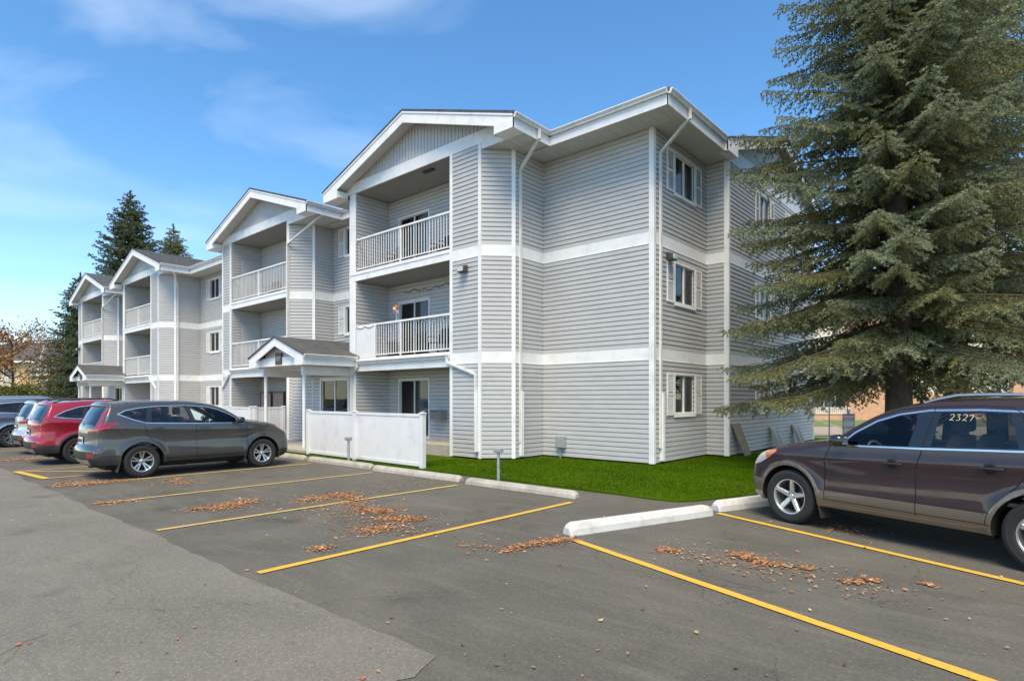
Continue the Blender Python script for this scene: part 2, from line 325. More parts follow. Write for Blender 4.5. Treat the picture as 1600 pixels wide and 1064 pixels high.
def tri_mesh(name, v, col, m, parent=None, origin=(0, 0, 0), kind=None):
    n = len(v); me = bpy.data.meshes.new(name); me.vertices.add(n * 3); me.vertices.foreach_set('co', (v.reshape(-1, 3) - np.array(origin)).ravel().astype(np.float32))
    me.loops.add(n * 3); me.loops.foreach_set('vertex_index', np.arange(n * 3, dtype=np.int32)); me.polygons.add(n)
    me.polygons.foreach_set('loop_start', np.arange(0, n * 3, 3, dtype=np.int32)); me.polygons.foreach_set('loop_total', np.full(n, 3, dtype=np.int32))
    a = me.color_attributes.new('col', 'FLOAT_COLOR', 'POINT'); a.data.foreach_set('color', col.reshape(-1).astype(np.float32))
    me.materials.append(m); me.update(); me.validate()
    o = link(name, me, parent, origin)
    if kind: o['kind'] = kind
    return o
v, c = grass_blades(); M['blade'] = attr_mat('blade', .95, spec=.02); o = tri_mesh('grass', v, c, M['blade']); tag(o, 'short bright green grass beside the grey siding building', 'grass', kind='stuff')

# ------------------------------------------------------------------ apartment building
class Fr:
    def __init__(s, p0, p1):     # wall from p0 to p1 seen from outside left -> right ; outward normal to the viewer
        s.o = Vector(p0); s.d = Vector(p1) - s.o; s.L = s.d.length; s.u = s.d / s.L; s.n = Vector((s.u.y, -s.u.x))
    def p(s, a, d, z): q = s.o + s.u * a + s.n * d; return (q.x, q.y, z)
    def box(s, mb, a0, a1, d0, d1, z0, z1, mi=0):
        mb.hexa([s.p(a0, d1, z0), s.p(a1, d1, z0), s.p(a1, d0, z0), s.p(a0, d0, z0), s.p(a0, d1, z1), s.p(a1, d1, z1), s.p(a1, d0, z1), s.p(a0, d0, z1)], mi)
PROF = [(0.000, .0), (.034, .0), (.031, .090), (.012, .100), (.0025, .127), (.0, .127)]
CH = .127
Z0, ZT = .08, 8.70
BANDS = [(2.74, 3.06), (5.73, 6.045)]
apt = empty('apartment_building', (-30, 20, 0))
tag(apt, 'long three-storey apartment building clad in pale grey lap siding with white trim', 'building')
NEAR = [0]
def wall(p0, p1, near=False, openings=(), z0=Z0, z1=ZT, bands=BANDS, trimL=0, trimR=0, name='wall', phase=0.0, parent=None):
    """backing wall with openings, siding courses, white floor bands, corner posts"""
    fr = Fr(p0, p1); zs = sorted({z0, z1} | {z for o in openings for z in o[2:4] if z0 < z < z1}); xs = sorted({0, fr.L} | {a for o in openings for a in o[0:2] if 0 < a < fr.L})
    mb = MB()
    for i in range(len(xs) - 1):
        for j in range(len(zs) - 1):
            cx_, cz = (xs[i] + xs[i + 1]) / 2, (zs[j] + zs[j + 1]) / 2
            if any(o[0] < cx_ < o[1] and o[2] < cz < o[3] for o in openings): continue
            mb.add([fr.p(xs[i], 0, zs[j]), fr.p(xs[i + 1], 0, zs[j]), fr.p(xs[i + 1], 0, zs[j + 1]), fr.p(xs[i], 0, zs[j + 1])], [(0, 1, 2, 3)])
    wo = mb.build(name, M['siding'], apt, recalc=False)
    # spans between bands
    segs = []; z = z0
    for (b0, b1) in bands:
        if b0 < z1 and b1 > z0: segs.append((z, b0)); z = b1
    segs.append((z, z1)); joined = MB(); cache = {}
    def board(mb_, a0, a1, z, h):
        k = h / CH; pr = [(d, q * k) for d, q in PROF]
        pts0 = [fr.p(a0, d, z + q) for d, q in pr]; pts1 = [fr.p(a1, d, z + q) for d, q in pr]; n = len(pr)
        mb_.add(pts0 + pts1, [(i, i + n, i + n + 1, i + 1) for i in range(n - 1)] + [tuple(range(n)), tuple(range(2 * n - 1, n - 1, -1))])
    for (sa, sb) in segs:
        nrow = max(1, round((sb - sa) / CH)); h = (sb - sa) / nrow
        for r_ in range(nrow):
            z = sa + r_ * h; cut = sorted([(o[0], o[1]) for o in openings if o[2] - .01 < z + h / 2 < o[3] + .01]); a = trimL * .05; iv = []
            for (c0, c1) in cut:
                if c0 > a: iv.append((a, c0))
                a = max(a, c1)
            if a < fr.L - trimR * .05: iv.append((a, fr.L - trimR * .05))
            for (a0, a1) in iv:
                if near and NEAR[0] < 298:
                    NEAR[0] += 1; key = (round(a0, 3), round(a1, 3), round(h, 4))
                    if key in cache:
                        src, zz = cache[key]; copy_at(src, (0, 0, z - zz), wo)
                    else:
                        bb = MB(); board(bb, a0, a1, z, h); cache[key] = (bb.build('siding_board', M['siding'], wo), z)
                else: board(joined, a0, a1, z, h)
    if joined.v: tag(joined.build('siding_courses', M['siding'], wo), kind='stuff')
    for (b0, b1) in bands:
        if b0 < z1 and b1 > z0:
            # band split at openings
            cut = sorted([(o[0], o[1]) for o in openings if o[2] < (b0 + b1) / 2 < o[3]]); a = 0; bb = MB()
            for (c0, c1) in cut + [(fr.L, fr.L)]:
                if c0 > a + .01: fr.box(bb, a, c0, .0, .030, b0, b1); fr.box(bb, a, c0, .0, .040, b0 - .012, b0 + .006)
                a = max(a, c1)
            if bb.v: bb.build('band_board', M['trim'], wo)
    for t, a0, a1 in ((trimL, -.022, .088), (trimR, fr.L - .088, fr.L + .022)):
        if t:
            bb = MB(); fr.box(bb, a0, a1, -.01, .045, z0 - .02, z1 + .0); bb.build('corner_trim', M['trim'], wo)
    return fr, wo
def window(fr, a0, a1, z0, z1, shutters=True, slider=True, curt='curtain', deep=.5, sh=.42, frame=.055, covers=(.5, 1.0), name='window', split=.5, parent=None):
    mb = MB(); f = frame
    for q in ((a0 - f, a1 + f, z1, z1 + f), (a0 - f, a1 + f, z0 - f * 1.3, z0), (a0 - f, a0, z0, z1), (a1, a1 + f, z0, z1)): fr.box(mb, q[0], q[1], -.06, .05, q[2], q[3])
    am = a0 + (a1 - a0) * split
    if slider: fr.box(mb, am - .022, am + .022, -.05, .012, z0, z1)
    for q in ((a0, a0 + .03, z0, z1), (a1 - .03, a1, z0, z1)): fr.box(mb, q[0], q[1], -.055, .005, q[2], q[3])
    for q in ((a0 + .03, am - .022, z0, z0 + .03), (am + .022, a1 - .03, z0, z0 + .03), (a0 + .03, am - .022, z1 - .03, z1), (am + .022, a1 - .03, z1 - .03, z1)): fr.box(mb, q[0], q[1], -.055, .004, q[2], q[3])
    wo = mb.build(name, M['trim'], apt)
    for q0, q1, dd in ((a0 + .02, am, -.03), (am, a1 - .02, -.018)):
        pb = MB(); pb.add([fr.p(q0, dd, z0), fr.p(q1, dd, z0), fr.p(q1, dd, z1), fr.p(q0, dd, z1)], [(0, 1, 2, 3)]); pb.build('pane', M['pane'], wo, recalc=False)
    rb = MB(); P = fr.p; e = .01
    rb.add([P(a0 - e, -deep, z0 - e), P(a1 + e, -deep, z0 - e), P(a1 + e, -deep, z1 + e), P(a0 - e, -deep, z1 + e), P(a0 - e, -.06, z0 - e), P(a1 + e, -.06, z0 - e), P(a1 + e, -.06, z1 + e), P(a0 - e, -.06, z1 + e)],
           [(0, 1, 2, 3), (4, 5, 1, 0), (5, 6, 2, 1), (6, 7, 3, 2), (7, 4, 0, 3)]); rb.build('room_recess', M['room'], wo, recalc=False)
    if curt:
        c0 = a0 + (a1 - a0) * covers[0]; c1 = a0 + (a1 - a0) * covers[1]; cb = MB(); k = max(6, int((c1 - c0) / .035)); pts = []
        for i in range(k + 1):
            a = c0 + (c1 - c0) * i / k; d = -.16 + .02 * math.sin(i * 1.9); pts.append((a, d))
        cb.add([P(a, d, z0) for a, d in pts] + [P(a, d, z1) for a, d in pts], [(i, i + 1, i + k + 2, i + k + 1) for i in range(k)]); cb.build('curtain', M[curt], wo, recalc=False)
    sides = [(a0 - f - .01 - sh, a0 - f - .01), (a1 + f + .01, a1 + f + .01 + sh)] if shutters is True else ([(a0 - f - .01 - sh, a0 - f - .01)] if shutters == 'L' else [])
    for (s0, s1) in sides:
        sb = MB()
        for q in ((s0, s0 + .05, z0 - .04, z1 + .04), (s1 - .05, s1, z0 - .04, z1 + .04), (s0 + .05, s1 - .05, z1 - .02, z1 + .04), (s0 + .05, s1 - .05, z0 - .04, z0 + .02), (s0 + .05, s1 - .05, (z0 + z1) / 2 - .03, (z0 + z1) / 2 + .03)):
            fr.box(sb, q[0], q[1], .016, .058, q[2], q[3])
        z = z0 + .03
        while z < z1 - .03:
            if abs(z - (z0 + z1) / 2) > .045:
                sb.add([fr.p(s0 + .05, .054, z), fr.p(s1 - .05, .054, z), fr.p(s1 - .05, .036, z + .036), fr.p(s0 + .05, .036, z + .036)], [(0, 1, 2, 3)])
            z += .038
        sb.build('shutter', M['trim'], wo, recalc=False)
    if not (z0 < .5):
        sb = MB(); fr.box(sb, a0 - f - .02, a1 + f + .02, .02, .07, z0 - f * 1.3 - .03, z0 - f * 1.3); sb.build('sill', M['trim'], wo)
    return wo
def downspout(pts, parent=None, elbows=True, w_=.075, sleeve=None):
    mb = MB()
    for i in range(len(pts) - 1):
        mb.bar(pts[i], pts[i + 1], w_, w_ * .8)
    for p in pts[1:-1]: mb.lathe([(0.001, -w_ * .5), (w_ * .56, -w_ * .5), (w_ * .56, w_ * .5), (0.001, w_ * .5)], 8, 'z', p)
    o = mb.build('downspout', M['gutter'], apt)
    if sleeve:
        sb = MB(); (x, y), z0, z1 = sleeve; sb.box(x - .055, x + .055, y - .055, y + .055, z0, z1); sb.build('downspout_sleeve', M['trim'], o)
    # straps
    return o
def gutter(p0, p1, z, out, parent=None):
    """K-style gutter + fascia along p0-p1 (2D) with outward 2D normal out; z = top"""
    p0, p1, n = Vector(p0), Vector(p1), Vector(out)
    prof = [(0, 0), (.115, 0), (.12, -.02), (.105, -.045), (.075, -.085), (.07, -.115), (0, -.115)]
    mb = MB(); A = [((p0 + n * d).x, (p0 + n * d).y, z + q) for d, q in prof]; B_ = [((p1 + n * d).x, (p1 + n * d).y, z + q) for d, q in prof]; k = len(prof)
    mb.add(A + B_, [(i, i + 1, i + 1 + k, i + k) for i in range(1, k - 1)] + [tuple(range(k)), tuple(range(2 * k - 1, k - 1, -1)), (0, 1, 1 + k, k)])
    g = mb.build('gutter', M['gutter'], apt)
    fb = MB(); m = n * -.03
    fb.hexa([(p0.x, p0.y, z - .36), (p1.x, p1.y, z - .36), (p1.x + m.x, p1.y + m.y, z - .36), (p0.x + m.x, p0.y + m.y, z - .36), (p0.x, p0.y, z - .002), (p1.x, p1.y, z - .002), (p1.x + m.x, p1.y + m.y, z - .002), (p0.x + m.x, p0.y + m.y, z - .002)])
    fb.build('fascia', M['trim'], apt)
def slab(name, pts, m, th=.1, parent=apt):
    mb = MB(); mb.extr([tuple(p) for p in pts], (0, 0, -th)); return mb.build(name, m, parent)
def soffit(poly, z=8.70):
    mb = MB(); mb.add([(x, y, z) for x, y in poly], [tuple(range(len(poly)))]); o = mb.build('soffit', M['soffit'], apt, recalc=False)
    if o.data.polygons[0].normal.z > 0: o.data.flip_normals()
    # panel joints as thin proud ribs
    xs = [p[0] for p in poly]; ys = [p[1] for p in poly]; rb = MB(); lx, ly = max(xs) - min(xs), max(ys) - min(ys)
    if lx > ly:
        x = min(xs) + .3
        while x < max(xs) - .05: rb.box(x, x + .012, min(ys) + .01, max(ys) - .01, z - .006, z + .002); x += .3
    else:
        y = min(ys) + .3
        while y < max(ys) - .05: rb.box(min(xs) + .01, max(xs) - .01, y, y + .012, z - .006, z + .002); y += .3
    if rb.v: tag(rb.build('soffit_ribs', M['soffit'], o), kind='stuff')
    return o

YF, YB, YI, YR, YE = 11.78, 13.73, 13.20, 11.30, 12.83    # gable front, set-back wall, balcony back wall, rake plane, eave line
M['deck'] = mat('deck', (.12, .115, .105), .8, var=.15)  # kept dark to lower the light bounced inside the loggias
def railing(x0, x1, zdeck, parent, m='trim', slim=False):
    y = YF + .06; mb = MB(); mb.box(x0, x1, y - .035, y + .035, zdeck + 1.10, zdeck + 1.16); top = mb.build('top_rail', M['trim'], parent, bevel=.006)
    mb = MB(); mb.box(x0, x1, y - .018, y + .018, zdeck + .09, zdeck + .125); mb.build('bottom_rail', M['trim'], parent)
    xm = (x0 + x1) / 2
    mb = MB(); mb.box(xm - .03, xm + .03, y - .028, y + .028, zdeck, zdeck + 1.10); mb.build('railing_post', M['trim'], parent)
    n = round((x1 - x0) / .128); first = None; w2 = .0095
    for i in range(1, n):
        x = x0 + (x1 - x0) * i / n
        if abs(x - xm) < .04: continue
        if first is None:
            mb = MB(); mb.box(x - w2, x + w2, y - .010, y + .010, zdeck + .125, zdeck + 1.10); first = mb.build('baluster', M['trim'], parent); fx = x
        else: copy_at(first, (x - fx, 0, 0), parent)
def gable_roof(xc, hw, name='gable_roof', yb=17.6, ztip=9.04, chopL=.8, chopR=.66):
    za = ztip + hw / 3
    mb = MB()
    for s in (-1, 1):
        mb.extr([(xc, YR - .03, za + .035), (xc + s * (hw + .05), YR - .03, ztip + .02), (xc + s * (hw + .05), yb, ztip + .02), (xc, yb, za + .035)], (0, 0, -.05))
    ro = mb.build('gable_roof', M['shingle'], apt)
    # shingle courses as thin steps on both slopes
    st = MB(); L = math.hypot(hw, hw / 3); k = int(L / .14)
    for s in (-1, 1):
        for i in range(k):
            f0 = i / k; f1 = (i + 1) / k
            x0 = xc + s * (hw + .05) * (1 - f0); x1 = xc + s * (hw + .05) * (1 - f1); z0_ = ztip + .021 + (za + .014 - ztip) * f0; z1_ = ztip + .021 + (za + .014 - ztip) * f1
            st.add([(x0, YR - .035, z0_ + .010), (x0, yb, z0_ + .010), (x1, yb, z1_ + .002), (x1, YR - .035, z1_ + .002), (x0, YR - .035, z0_ - .004), (x0, yb, z0_ - .004)], [(0, 1, 2, 3), (4, 5, 1, 0)])
    tag(st.build('shingle_courses', M['shingle'], ro, recalc=False), kind='stuff')
    for s in (-1, 1):
        mb = MB(); P = [(xc, YR, za - .02), (xc + s * hw, YR, ztip - .02), (xc + s * hw, YR, ztip - .36), (xc, YR, za - .36)]
        mb.extr(P, (0, .04, 0)); mb.build('rake_board', M['trim'], ro)
        mb = MB(); P = [(xc, YR, za - .022), (xc + s * hw, YR, ztip - .022), (xc + s * hw, YR, ztip - .075), (xc, YR, za - .075)]
        mb.extr([(p[0], p[1] - .022, p[2]) for p in P], (0, .02, 0)); mb.build('drip_edge', M['trim'], ro)
        mb = MB(); P = [(xc, YR + .04, za - .25), (xc + s * hw, YR + .04, ztip - .25), (xc + s * hw, YF, ztip - .25), (xc, YF, za - .25)]; mb.add(P, [(0, 1, 2, 3)]); mb.build('rake_soffit', M['soffit'], ro, recalc=False)
        ch = chopL if s < 0 else chopR; xo = xc + s * (hw - .005); xi = xo - s * ch
        mb = MB(); mb.box(min(xo, xi), max(xo, xi), YR - .006, YF - .035, ztip - .365, ztip - .10); mb.build('eave_return', M['trim'], ro)
    # gable wall boards
    zb = 9.22; g = MB(); g.add([(xc - 3 * (za - .25 - zb), YF + .02, zb), (xc + 3 * (za - .25 - zb), YF + .02, zb), (xc, YF + .02, za - .25)], [(0, 1, 2)]); gw = g.build('gable_wall', M['siding'], ro, recalc=False)
    bw = .152; half = 3 * (za - .25 - zb); n = int(2 * half / bw)
    for i in range(n):
        x0 = xc - half + i * bw + .006; x1 = x0 + bw - .018
        def zt(x): return za - .25 - abs(x - xc) / 3 - .004
        pts = [(x0, zb), (x1, zb), (x1, max(zb + .003, zt(x1)))] + ([(xc, zt(xc))] if x0 < xc < x1 else []) + [(x0, max(zb + .003, zt(x0)))]
        m_ = MB(); m_.extr([(x, YF, z) for x, z in pts], (0, .019, 0)); m_.build('gable_board', M['siding'], gw)
    return ro
def slider_door(fr, a0, a1, z0, z1, curt='curtain', covers=(.55, 1)):
    return window(fr, a0, a1, z0, z1, shutters=False, frame=.06, curt=curt, covers=covers, name='balcony_door')
def lamp(fr, a, z, d=.03, kind=0):
    mb = MB(); fr.box(mb, a - .10, a + .10, d - .03, d + .06, z - .07, z + .12); o = mb.build('wall_lamp', M['lamp_dark'], apt, bevel=.012)
    mb = MB(); mb.add([fr.p(a - .15, d + .06, z - .10), fr.p(a + .15, d + .06, z - .10), fr.p(a + .15, d + .06, z + .10), fr.p(a - .15, d + .06, z + .10), fr.p(a - .13, d + .22, z - .10), fr.p(a + .13, d + .22, z - .10), fr.p(a + .13, d + .19, z + .07), fr.p(a - .13, d + .19, z + .07)],
                       [(3, 2, 1, 0), (4, 5, 6, 7), (0, 1, 5, 4), (1, 2, 6, 5), (2, 3, 7, 6), (3, 0, 4, 7)])
    mb.build('lamp_head', M['lamp_dark'], o, bevel=.015)
    mb = MB(); fr.box(mb, a - .11, a + .11, d + .195, d + .232, z - .08, z + .045); mb.build('lamp_lens', M['lamp_lens'], o, bevel=.01)
    return o
def bay_interior(xl, xr, zf, zc, fl, unit):
    """loggia: side walls, back wall with door, ceiling, floor"""
    dl = {'A': (1.15, 2.95), 'B': (2.9, 4.4)}[unit]; W = xr - xl
    if unit == 'A': op = [(.68, 2.25, zf + .06, zf + 2.02)]
    else: op = [(W - 1.55, W - .25, zf + .75, zf + 2.05)]
    fr, _ = wall((xl, YI), (xr, YI), openings=op, z0=zf, z1=zc, bands=[])
    o = op[0]
    if unit == 'A': slider_door(fr, o[0], o[1], o[2], o[3], covers=((.5, 1) if fl != 1 else (.6, .9)))
    else:
        window(fr, o[0], o[1], o[2], o[3], shutters=False, covers=(.5, .95), curt='curtain_beige' if fl == 0 else 'curtain')
    frl, _ = wall((xl, YF + .004), (xl, YI), z0=zf, z1=zc, bands=[])       # faces +x
    wall((xr, YI), (xr, YF + .004), z0=zf, z1=zc, bands=[])               # faces -x
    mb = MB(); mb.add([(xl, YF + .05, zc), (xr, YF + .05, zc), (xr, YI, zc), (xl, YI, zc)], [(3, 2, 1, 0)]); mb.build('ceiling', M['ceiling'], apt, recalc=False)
    return fr, frl
def unit(kind, dx, seed):
    """one projecting gabled stack of balconies. A: post on the left, wide column right; B: column left, chamfered column right"""
    if kind == 'A': xl, xol, xor, xc_, xr, ret = -17.90, -17.55, -12.68, -11.45, -10.79, YB
    else: xl, xol, xor, xc_, xr, ret = -28.30, -27.42, -22.28, -22.28, -21.52, 13.40
    xl += dx; xol += dx; xor += dx; xc_ += dx; xr += dx
    q = {}
    near = (kind == 'A' and dx == 0)
    for fl, (zf, zc) in enumerate(((.36, 2.72), (3.10, 5.80), (6.11, 8.86))):
        fr, frl = bay_interior(xol, xor, zf, zc, fl, kind); q[fl] = (fr, frl)
        if kind == 'B' or dx:
            pass
        if fl:   # deck with railing
            mb = MB(); mb.box(xol - (.34 if kind == 'A' else 0), xor - .003, YF - .006, YI, zf - .30, zf); bo = mb.build('balcony', M['trim'], apt)
            mb = MB(); mb.box(xol - (.345 if kind == 'A' else .0), xor - .004, YF - .025, YF - .007, zf - .09, zf + .01); mb.build('deck_edge', M['trim'], bo)
            mb = MB(); mb.box(xol, xor, YF + .0, YI, zf + .001, zf + .02); mb.build('deck_dark_sheet', M['deck'], bo)  # added dark sheet over the deck, lowers bounce light in the loggia
            railing(xol + (.0 if kind == 'A' else .0), xor, zf, bo); q['b%d' % fl] = bo
    mb = MB(); mb.box(xol - .35, xor, YF + .03, YI, -.01, .36); mb.build('patio_slab', M['concrete'], apt)
    # walls
    if kind == 'A':
        wall((xor, YF), (xc_, YF), near, trimL=1, trimR=1, z1=8.86)
        mb = MB(); mb.box(xl, xol, YF, YF + .20, .36, 8.86); mb.build('porch_post', M['trim'], apt, bevel=.01)
        mb = MB(); mb.box(xl + .02, xol - .12, YF - .012, YF, .36, 8.84); mb.build('post_facing', M['trim'], apt)
    else:
        wall((xl, YF), (xol, YF), trimL=1, trimR=1, z1=8.86)
    wall((xl, 13.9), (xl, YF), z1=8.7)
    wall((xc_, YF), (xr, YF + (xr - xc_)), near, trimL=(1 if kind == 'B' else 0), trimR=1)
    wall((xr, YF + (xr - xc_)), (xr, ret), near)
    # beam under the gable
    mb = MB(); mb.box(xl - .25, xr - .1 if kind == 'A' else xc_ + 1.0, YF - .03, YF + .03, 8.86, 9.22); mb.build('beam', M['trim'], apt)
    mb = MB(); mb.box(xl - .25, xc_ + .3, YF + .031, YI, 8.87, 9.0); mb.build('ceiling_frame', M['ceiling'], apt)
    mb = MB(); mb.box(xc_ - .01, (-14.34 if kind == 'A' else -24.50) + dx + 4.45, YF - .028, YF - .003, 8.69, 8.862); mb.build('soffit_frieze', M['trim'], apt)
    hw = 4.48; xg = -14.34 + dx if kind == 'A' else -24.50 + dx
    gable_roof(xg, hw, chopL=(.86 if kind == 'A' else .62), chopR=.66)
    xt0, xt1 = xg - hw, xg + hw
    gutter((xt1, YR), (xt1, YE), 9.04, (1, 0)); gutter((xt0, YE), (xt0, YR), 9.04, (-1, 0))
    soffit([(xc_ - .02, YF - .001), (xt1 - .03, YF - .001), (xt1 - .03, YE), (xc_ - .02, YE)]); soffit([(xt0 + .03, YR + .01), (xl + .02, YR + .01), (xl + .02, YB), (xt0 + .03, YB)], 8.695)
    q.update(xl=xl, xol=xol, xor=xor, xc=xc_, xr=xr, t0=xt0, t1=xt1)
    return q
P = -25.3
A1 = unit('A', 0, 1); B1 = unit('B', 0, 2); A2 = unit('A', P, 3); B2 = unit('B', P, 4)

# right end: set-back wall, side bay, end gable wing
XS, XE, YS, YEND = -7.21, -6.56, 17.06, 26.2
wall((A1['xr'], YB), (XS, YB), True, trimR=1)
fs_, _ = wall((XS, YB), (XS, YS), openings=[(1.20, 2.42, z, z + 1.05) for z in (1.33, 4.36, 7.34)], trimL=1)
for z in (1.33, 4.36, 7.34): window(fs_, 1.20, 2.42, z, z + 1.05, covers=(.52, 1.0))
wall((XS, YS), (XE, YS), trimR=1)
ow = [(2.65, 3.65, z, z + 1.05) for z in (1.33, 4.36, 7.34)] + [(5.75, 6.75, z, z + 1.05) for z in (1.33, 4.36, 7.34)]
fe, _ = wall((XE, YS), (XE, YEND), openings=ow, trimL=1, trimR=1)
for o_ in ow: window(fe, o_[0], o_[1], o_[2], o_[3], sh=.34, curt='curtain_beige', covers=(.42, .85))
wall((XE, YEND), (-16, YEND))
# wall between units (set back)
fm, _ = wall((B1['xr'], 13.40), (A1['xl'], 13.40), openings=[(.92, 2.1, z, z + 1.05) for z in (4.36, 7.50)], z0=2.7)
for z in (4.36, 7.50): window(fm, .92, 2.1, z, z + 1.05)
fw, _ = wall((A2['xr'], YB), (B1['xl'], YB), openings=[(1.45, 2.65, z, z + 1.05) for z in (1.33, 4.36, 7.34)])
for z in (1.33, 4.36, 7.34): window(fw, 1.45, 2.65, z, z + 1.05, sh=.40)
fm2, _ = wall((B2['xr'], 13.40), (A2['xl'], 13.40), openings=[], z0=2.7)
wall((B2['xl'], 26.2), (B2['xl'], 13.8))
# eaves along the set-back walls
for (x0, x1, yw) in ((A1['t1'], -6.34, YB), (B1['t1'], A1['t0'], 13.4), (A2['t1'], B1['t0'], YB), (B2['t1'], A2['t0'], 13.4)):
    gutter((x0, YE), (x1, YE), 9.04, (0, -1)); soffit([(x0 - 1.6, YE + .03), (x1 - .03, YE + .03), (x1 - .03, yw + .02), (x0 - 1.6, yw + .02)], 8.698)
gutter((-6.34, YE), (-6.34, 16.55), 9.04, (1, 0)); soffit([(XS - .02, YB + .02), (-6.37, YB + .02), (-6.37, YS + .02), (XS - .02, YS + .02)], 8.696)
# main roof, hipped, with end gable
ZE = 9.06; YRDG = 21.6; YM = 19.87; YK = 26.9; zr = ZE + (YM - YE) / 3; xh = -6.34 - (YM - YE); xl_ = -55.2
slab('roof', [(-6.30, YE - .04, ZE), (xh, YM, zr), (xl_ + 7, YM, zr), (xl_, YE - .04, ZE)], M['shingle'], .06)
slab('roof', [(-6.30, YE - .04, ZE), (-6.30, 16.5, ZE), (-7.0, 16.5, ZE + .2333), (-7.0, 26.2, ZE + .2333), (xh, YM, zr)], M['shingle'], .06)
slab('roof', [(xl_, YE - .04, ZE), (xl_ + 7, YM, zr), (xl_, YK, ZE)], M['shingle'], .06)
slab('roof', [(-7.0, YK, ZE), (xl_, YK, ZE), (xl_ + 7, YM, zr), (xh, YM, zr)], M['shingle'], .06)
zg = 9.03 + 5.3 / 3
for s in (-1, 1):
    slab('roof', [(-6.22, YRDG, zg + .03), (-6.22, YRDG + s * 5.34, 9.04), (-12, YRDG + s * 5.34, 9.04), (-12, YRDG, zg + .03)], M['shingle'], .05)
    mb = MB(); mb.extr([(-6.25, YRDG, zg - .02), (-6.25, YRDG + s * 5.3, 9.01), (-6.25, YRDG + s * 5.3, 8.67), (-6.25, YRDG, zg - .36)], (-.04, 0, 0)); mb.build('rake_board', M['trim'], apt)
    mb = MB(); mb.add([(-6.29, YRDG, zg - .22), (-6.29, YRDG + s * 5.3, 8.81), (XE - .05, YRDG + s * 5.3, 8.81), (XE - .05, YRDG, zg - .22)], [(0, 1, 2, 3)]); mb.build('rake_soffit', M['soffit'], apt, recalc=False)
    mb = MB(); mb.box(-6.53, -6.245, YRDG + s * 5.3 - (0 if s < 0 else .75), YRDG + s * 5.3 + (.75 if s < 0 else 0), 8.68, 8.98); mb.build('eave_return', M['trim'], apt)
mb = MB(); mb.add([(XE, YS, 8.86), (XE, YEND, 8.86), (XE, YEND, 8.95), (XE, YRDG, zg - .2), (XE, YS, 9.1)], [(0, 1, 2, 3, 4)]); gwl = mb.build('gable_wall', M['siding'], apt, recalc=False)
y = YS
while y < YEND - .15:
    zt = lambda v: zg - .22 - abs(v - YRDG) / 3
    mb = MB(); mb.extr([(XE + .02, y + .008, 9.16), (XE + .02, y + .144, 9.16), (XE + .02, y + .144, max(9.17, zt(y + .144))), (XE + .02, y + .008, max(9.17, zt(y + .008)))], (-.018, 0, 0)); mb.build('gable_board', M['siding'], gwl); y += .152
mb = MB(); mb.box(XE, XE + .03, YS - .3, YEND + .3, 8.70, 9.16); mb.build('beam', M['trim'], apt)

# downspouts
downspout([(-9.80, 12.30, 8.95), (-9.80, 12.30, 8.72), (-10.73, 12.62, 8.18), (-10.73, 12.62, .5)], sleeve=((-10.73, 12.66), .12, 1.95))
downspout([(-6.28, 13.9, 8.95), (-6.28, 13.9, 8.72), (-7.14, 14.02, 8.12), (-7.14, 14.02, .45)], sleeve=((-7.13, 14.1), .12, 1.9))
downspout([(-12.75, YF - .1, 2.98), (-12.75, YF - .1, 2.80), (-11.62, YF - .06, 2.42), (-11.62, YF - .06, .55)], sleeve=((-11.56, YF - .06), .25, 1.95))
downspout([(B1['t1'] - .02, 12.0, 8.95), (B1['t1'] - .02, 12.0, 8.7), (-22.2, YF - .05, 7.9), (-22.2, YF - .05, 3.1)])
for U in (A2,): downspout([(U['t1'] - .02, 12.0, 8.95), (U['t1'] - .02, 12.0, 8.7), (U['xr'] + .06, 12.5, 8.1), (U['xr'] + .06, 12.5, .3)])
downspout([(B2['t1'] - .02, 12.0, 8.95), (B2['t1'] - .02, 12.0, 8.7), (-22.2 + P, YF - .05, 7.9), (-22.2 + P, YF - .05, 3.1)])
downspout([(A2['xor'] - .1, YF - .1, 2.95), (A2['xor'] + .9, YF - .06, 2.3), (A2['xor'] + .9, YF - .06, .5)])
downspout([(B1['xol'] + .0, YF - .1, 2.85), (B1['xl'] + .05, YF - .06, 2.2), (B1['xl'] + .05, YF - .06, .3)])
downspout([(XE + .06, YEND - .1, 8.6), (XE + .06, YEND - .1, .9), (XE + 2.2, YEND + .6, .12)])
# gutters along the first-floor deck fronts
for U in (A1, A2, B1): gutter((U['xl'] if U is not B1 else U['xol'] + .03, YF - .03), (U['xor'], YF - .03), 3.03, (0, -1))
# wall lamps
f1 = Fr((A1['xor'], YF), (A1['xc'], YF)); lamp(f1, .62, 5.42)
lamp(fs_, .78, 5.50, .03)
f2 = Fr((B2['xl'], YF), (B2['xol'], YF)); lamp(f2, .3, 5.4)
for fl, zf in ((0, .36), (1, 3.10), (2, 6.11)):
    fr = A1[fl][0]; mb = MB(); a = fr.L - .85
    fr.box(mb, a - .06, a + .06, .0, .05, zf + 1.98, zf + 2.14); fr.box(mb, a - .05, a + .05, .05, .20, zf + 2.02, zf + 2.12); fr.box(mb, a - .13, a + .05, .12, .22, zf + 1.93, zf + 2.03); mb.build('porch_lamp', M['lamp_dark'], apt, bevel=.012)
# ceiling lamp top balcony
mb = MB(); mb.box(-14.25, -13.8, 12.0, 12.14, 8.81, 8.858); mb.build('ceiling_lamp', M['lamp_dark'], apt, bevel=.01)
# solid grey storage doors in the B units' balconies (left wall)
for U in (B1, B2):
    for zf in (3.10, 6.11):
        x = U['xol']; mb = MB(); mb.box(x + .0, x + .045, 12.25, 13.12, zf + .02, zf + 2.05); mb.build('storage_door', M['door_grey'], apt, bevel=.006)
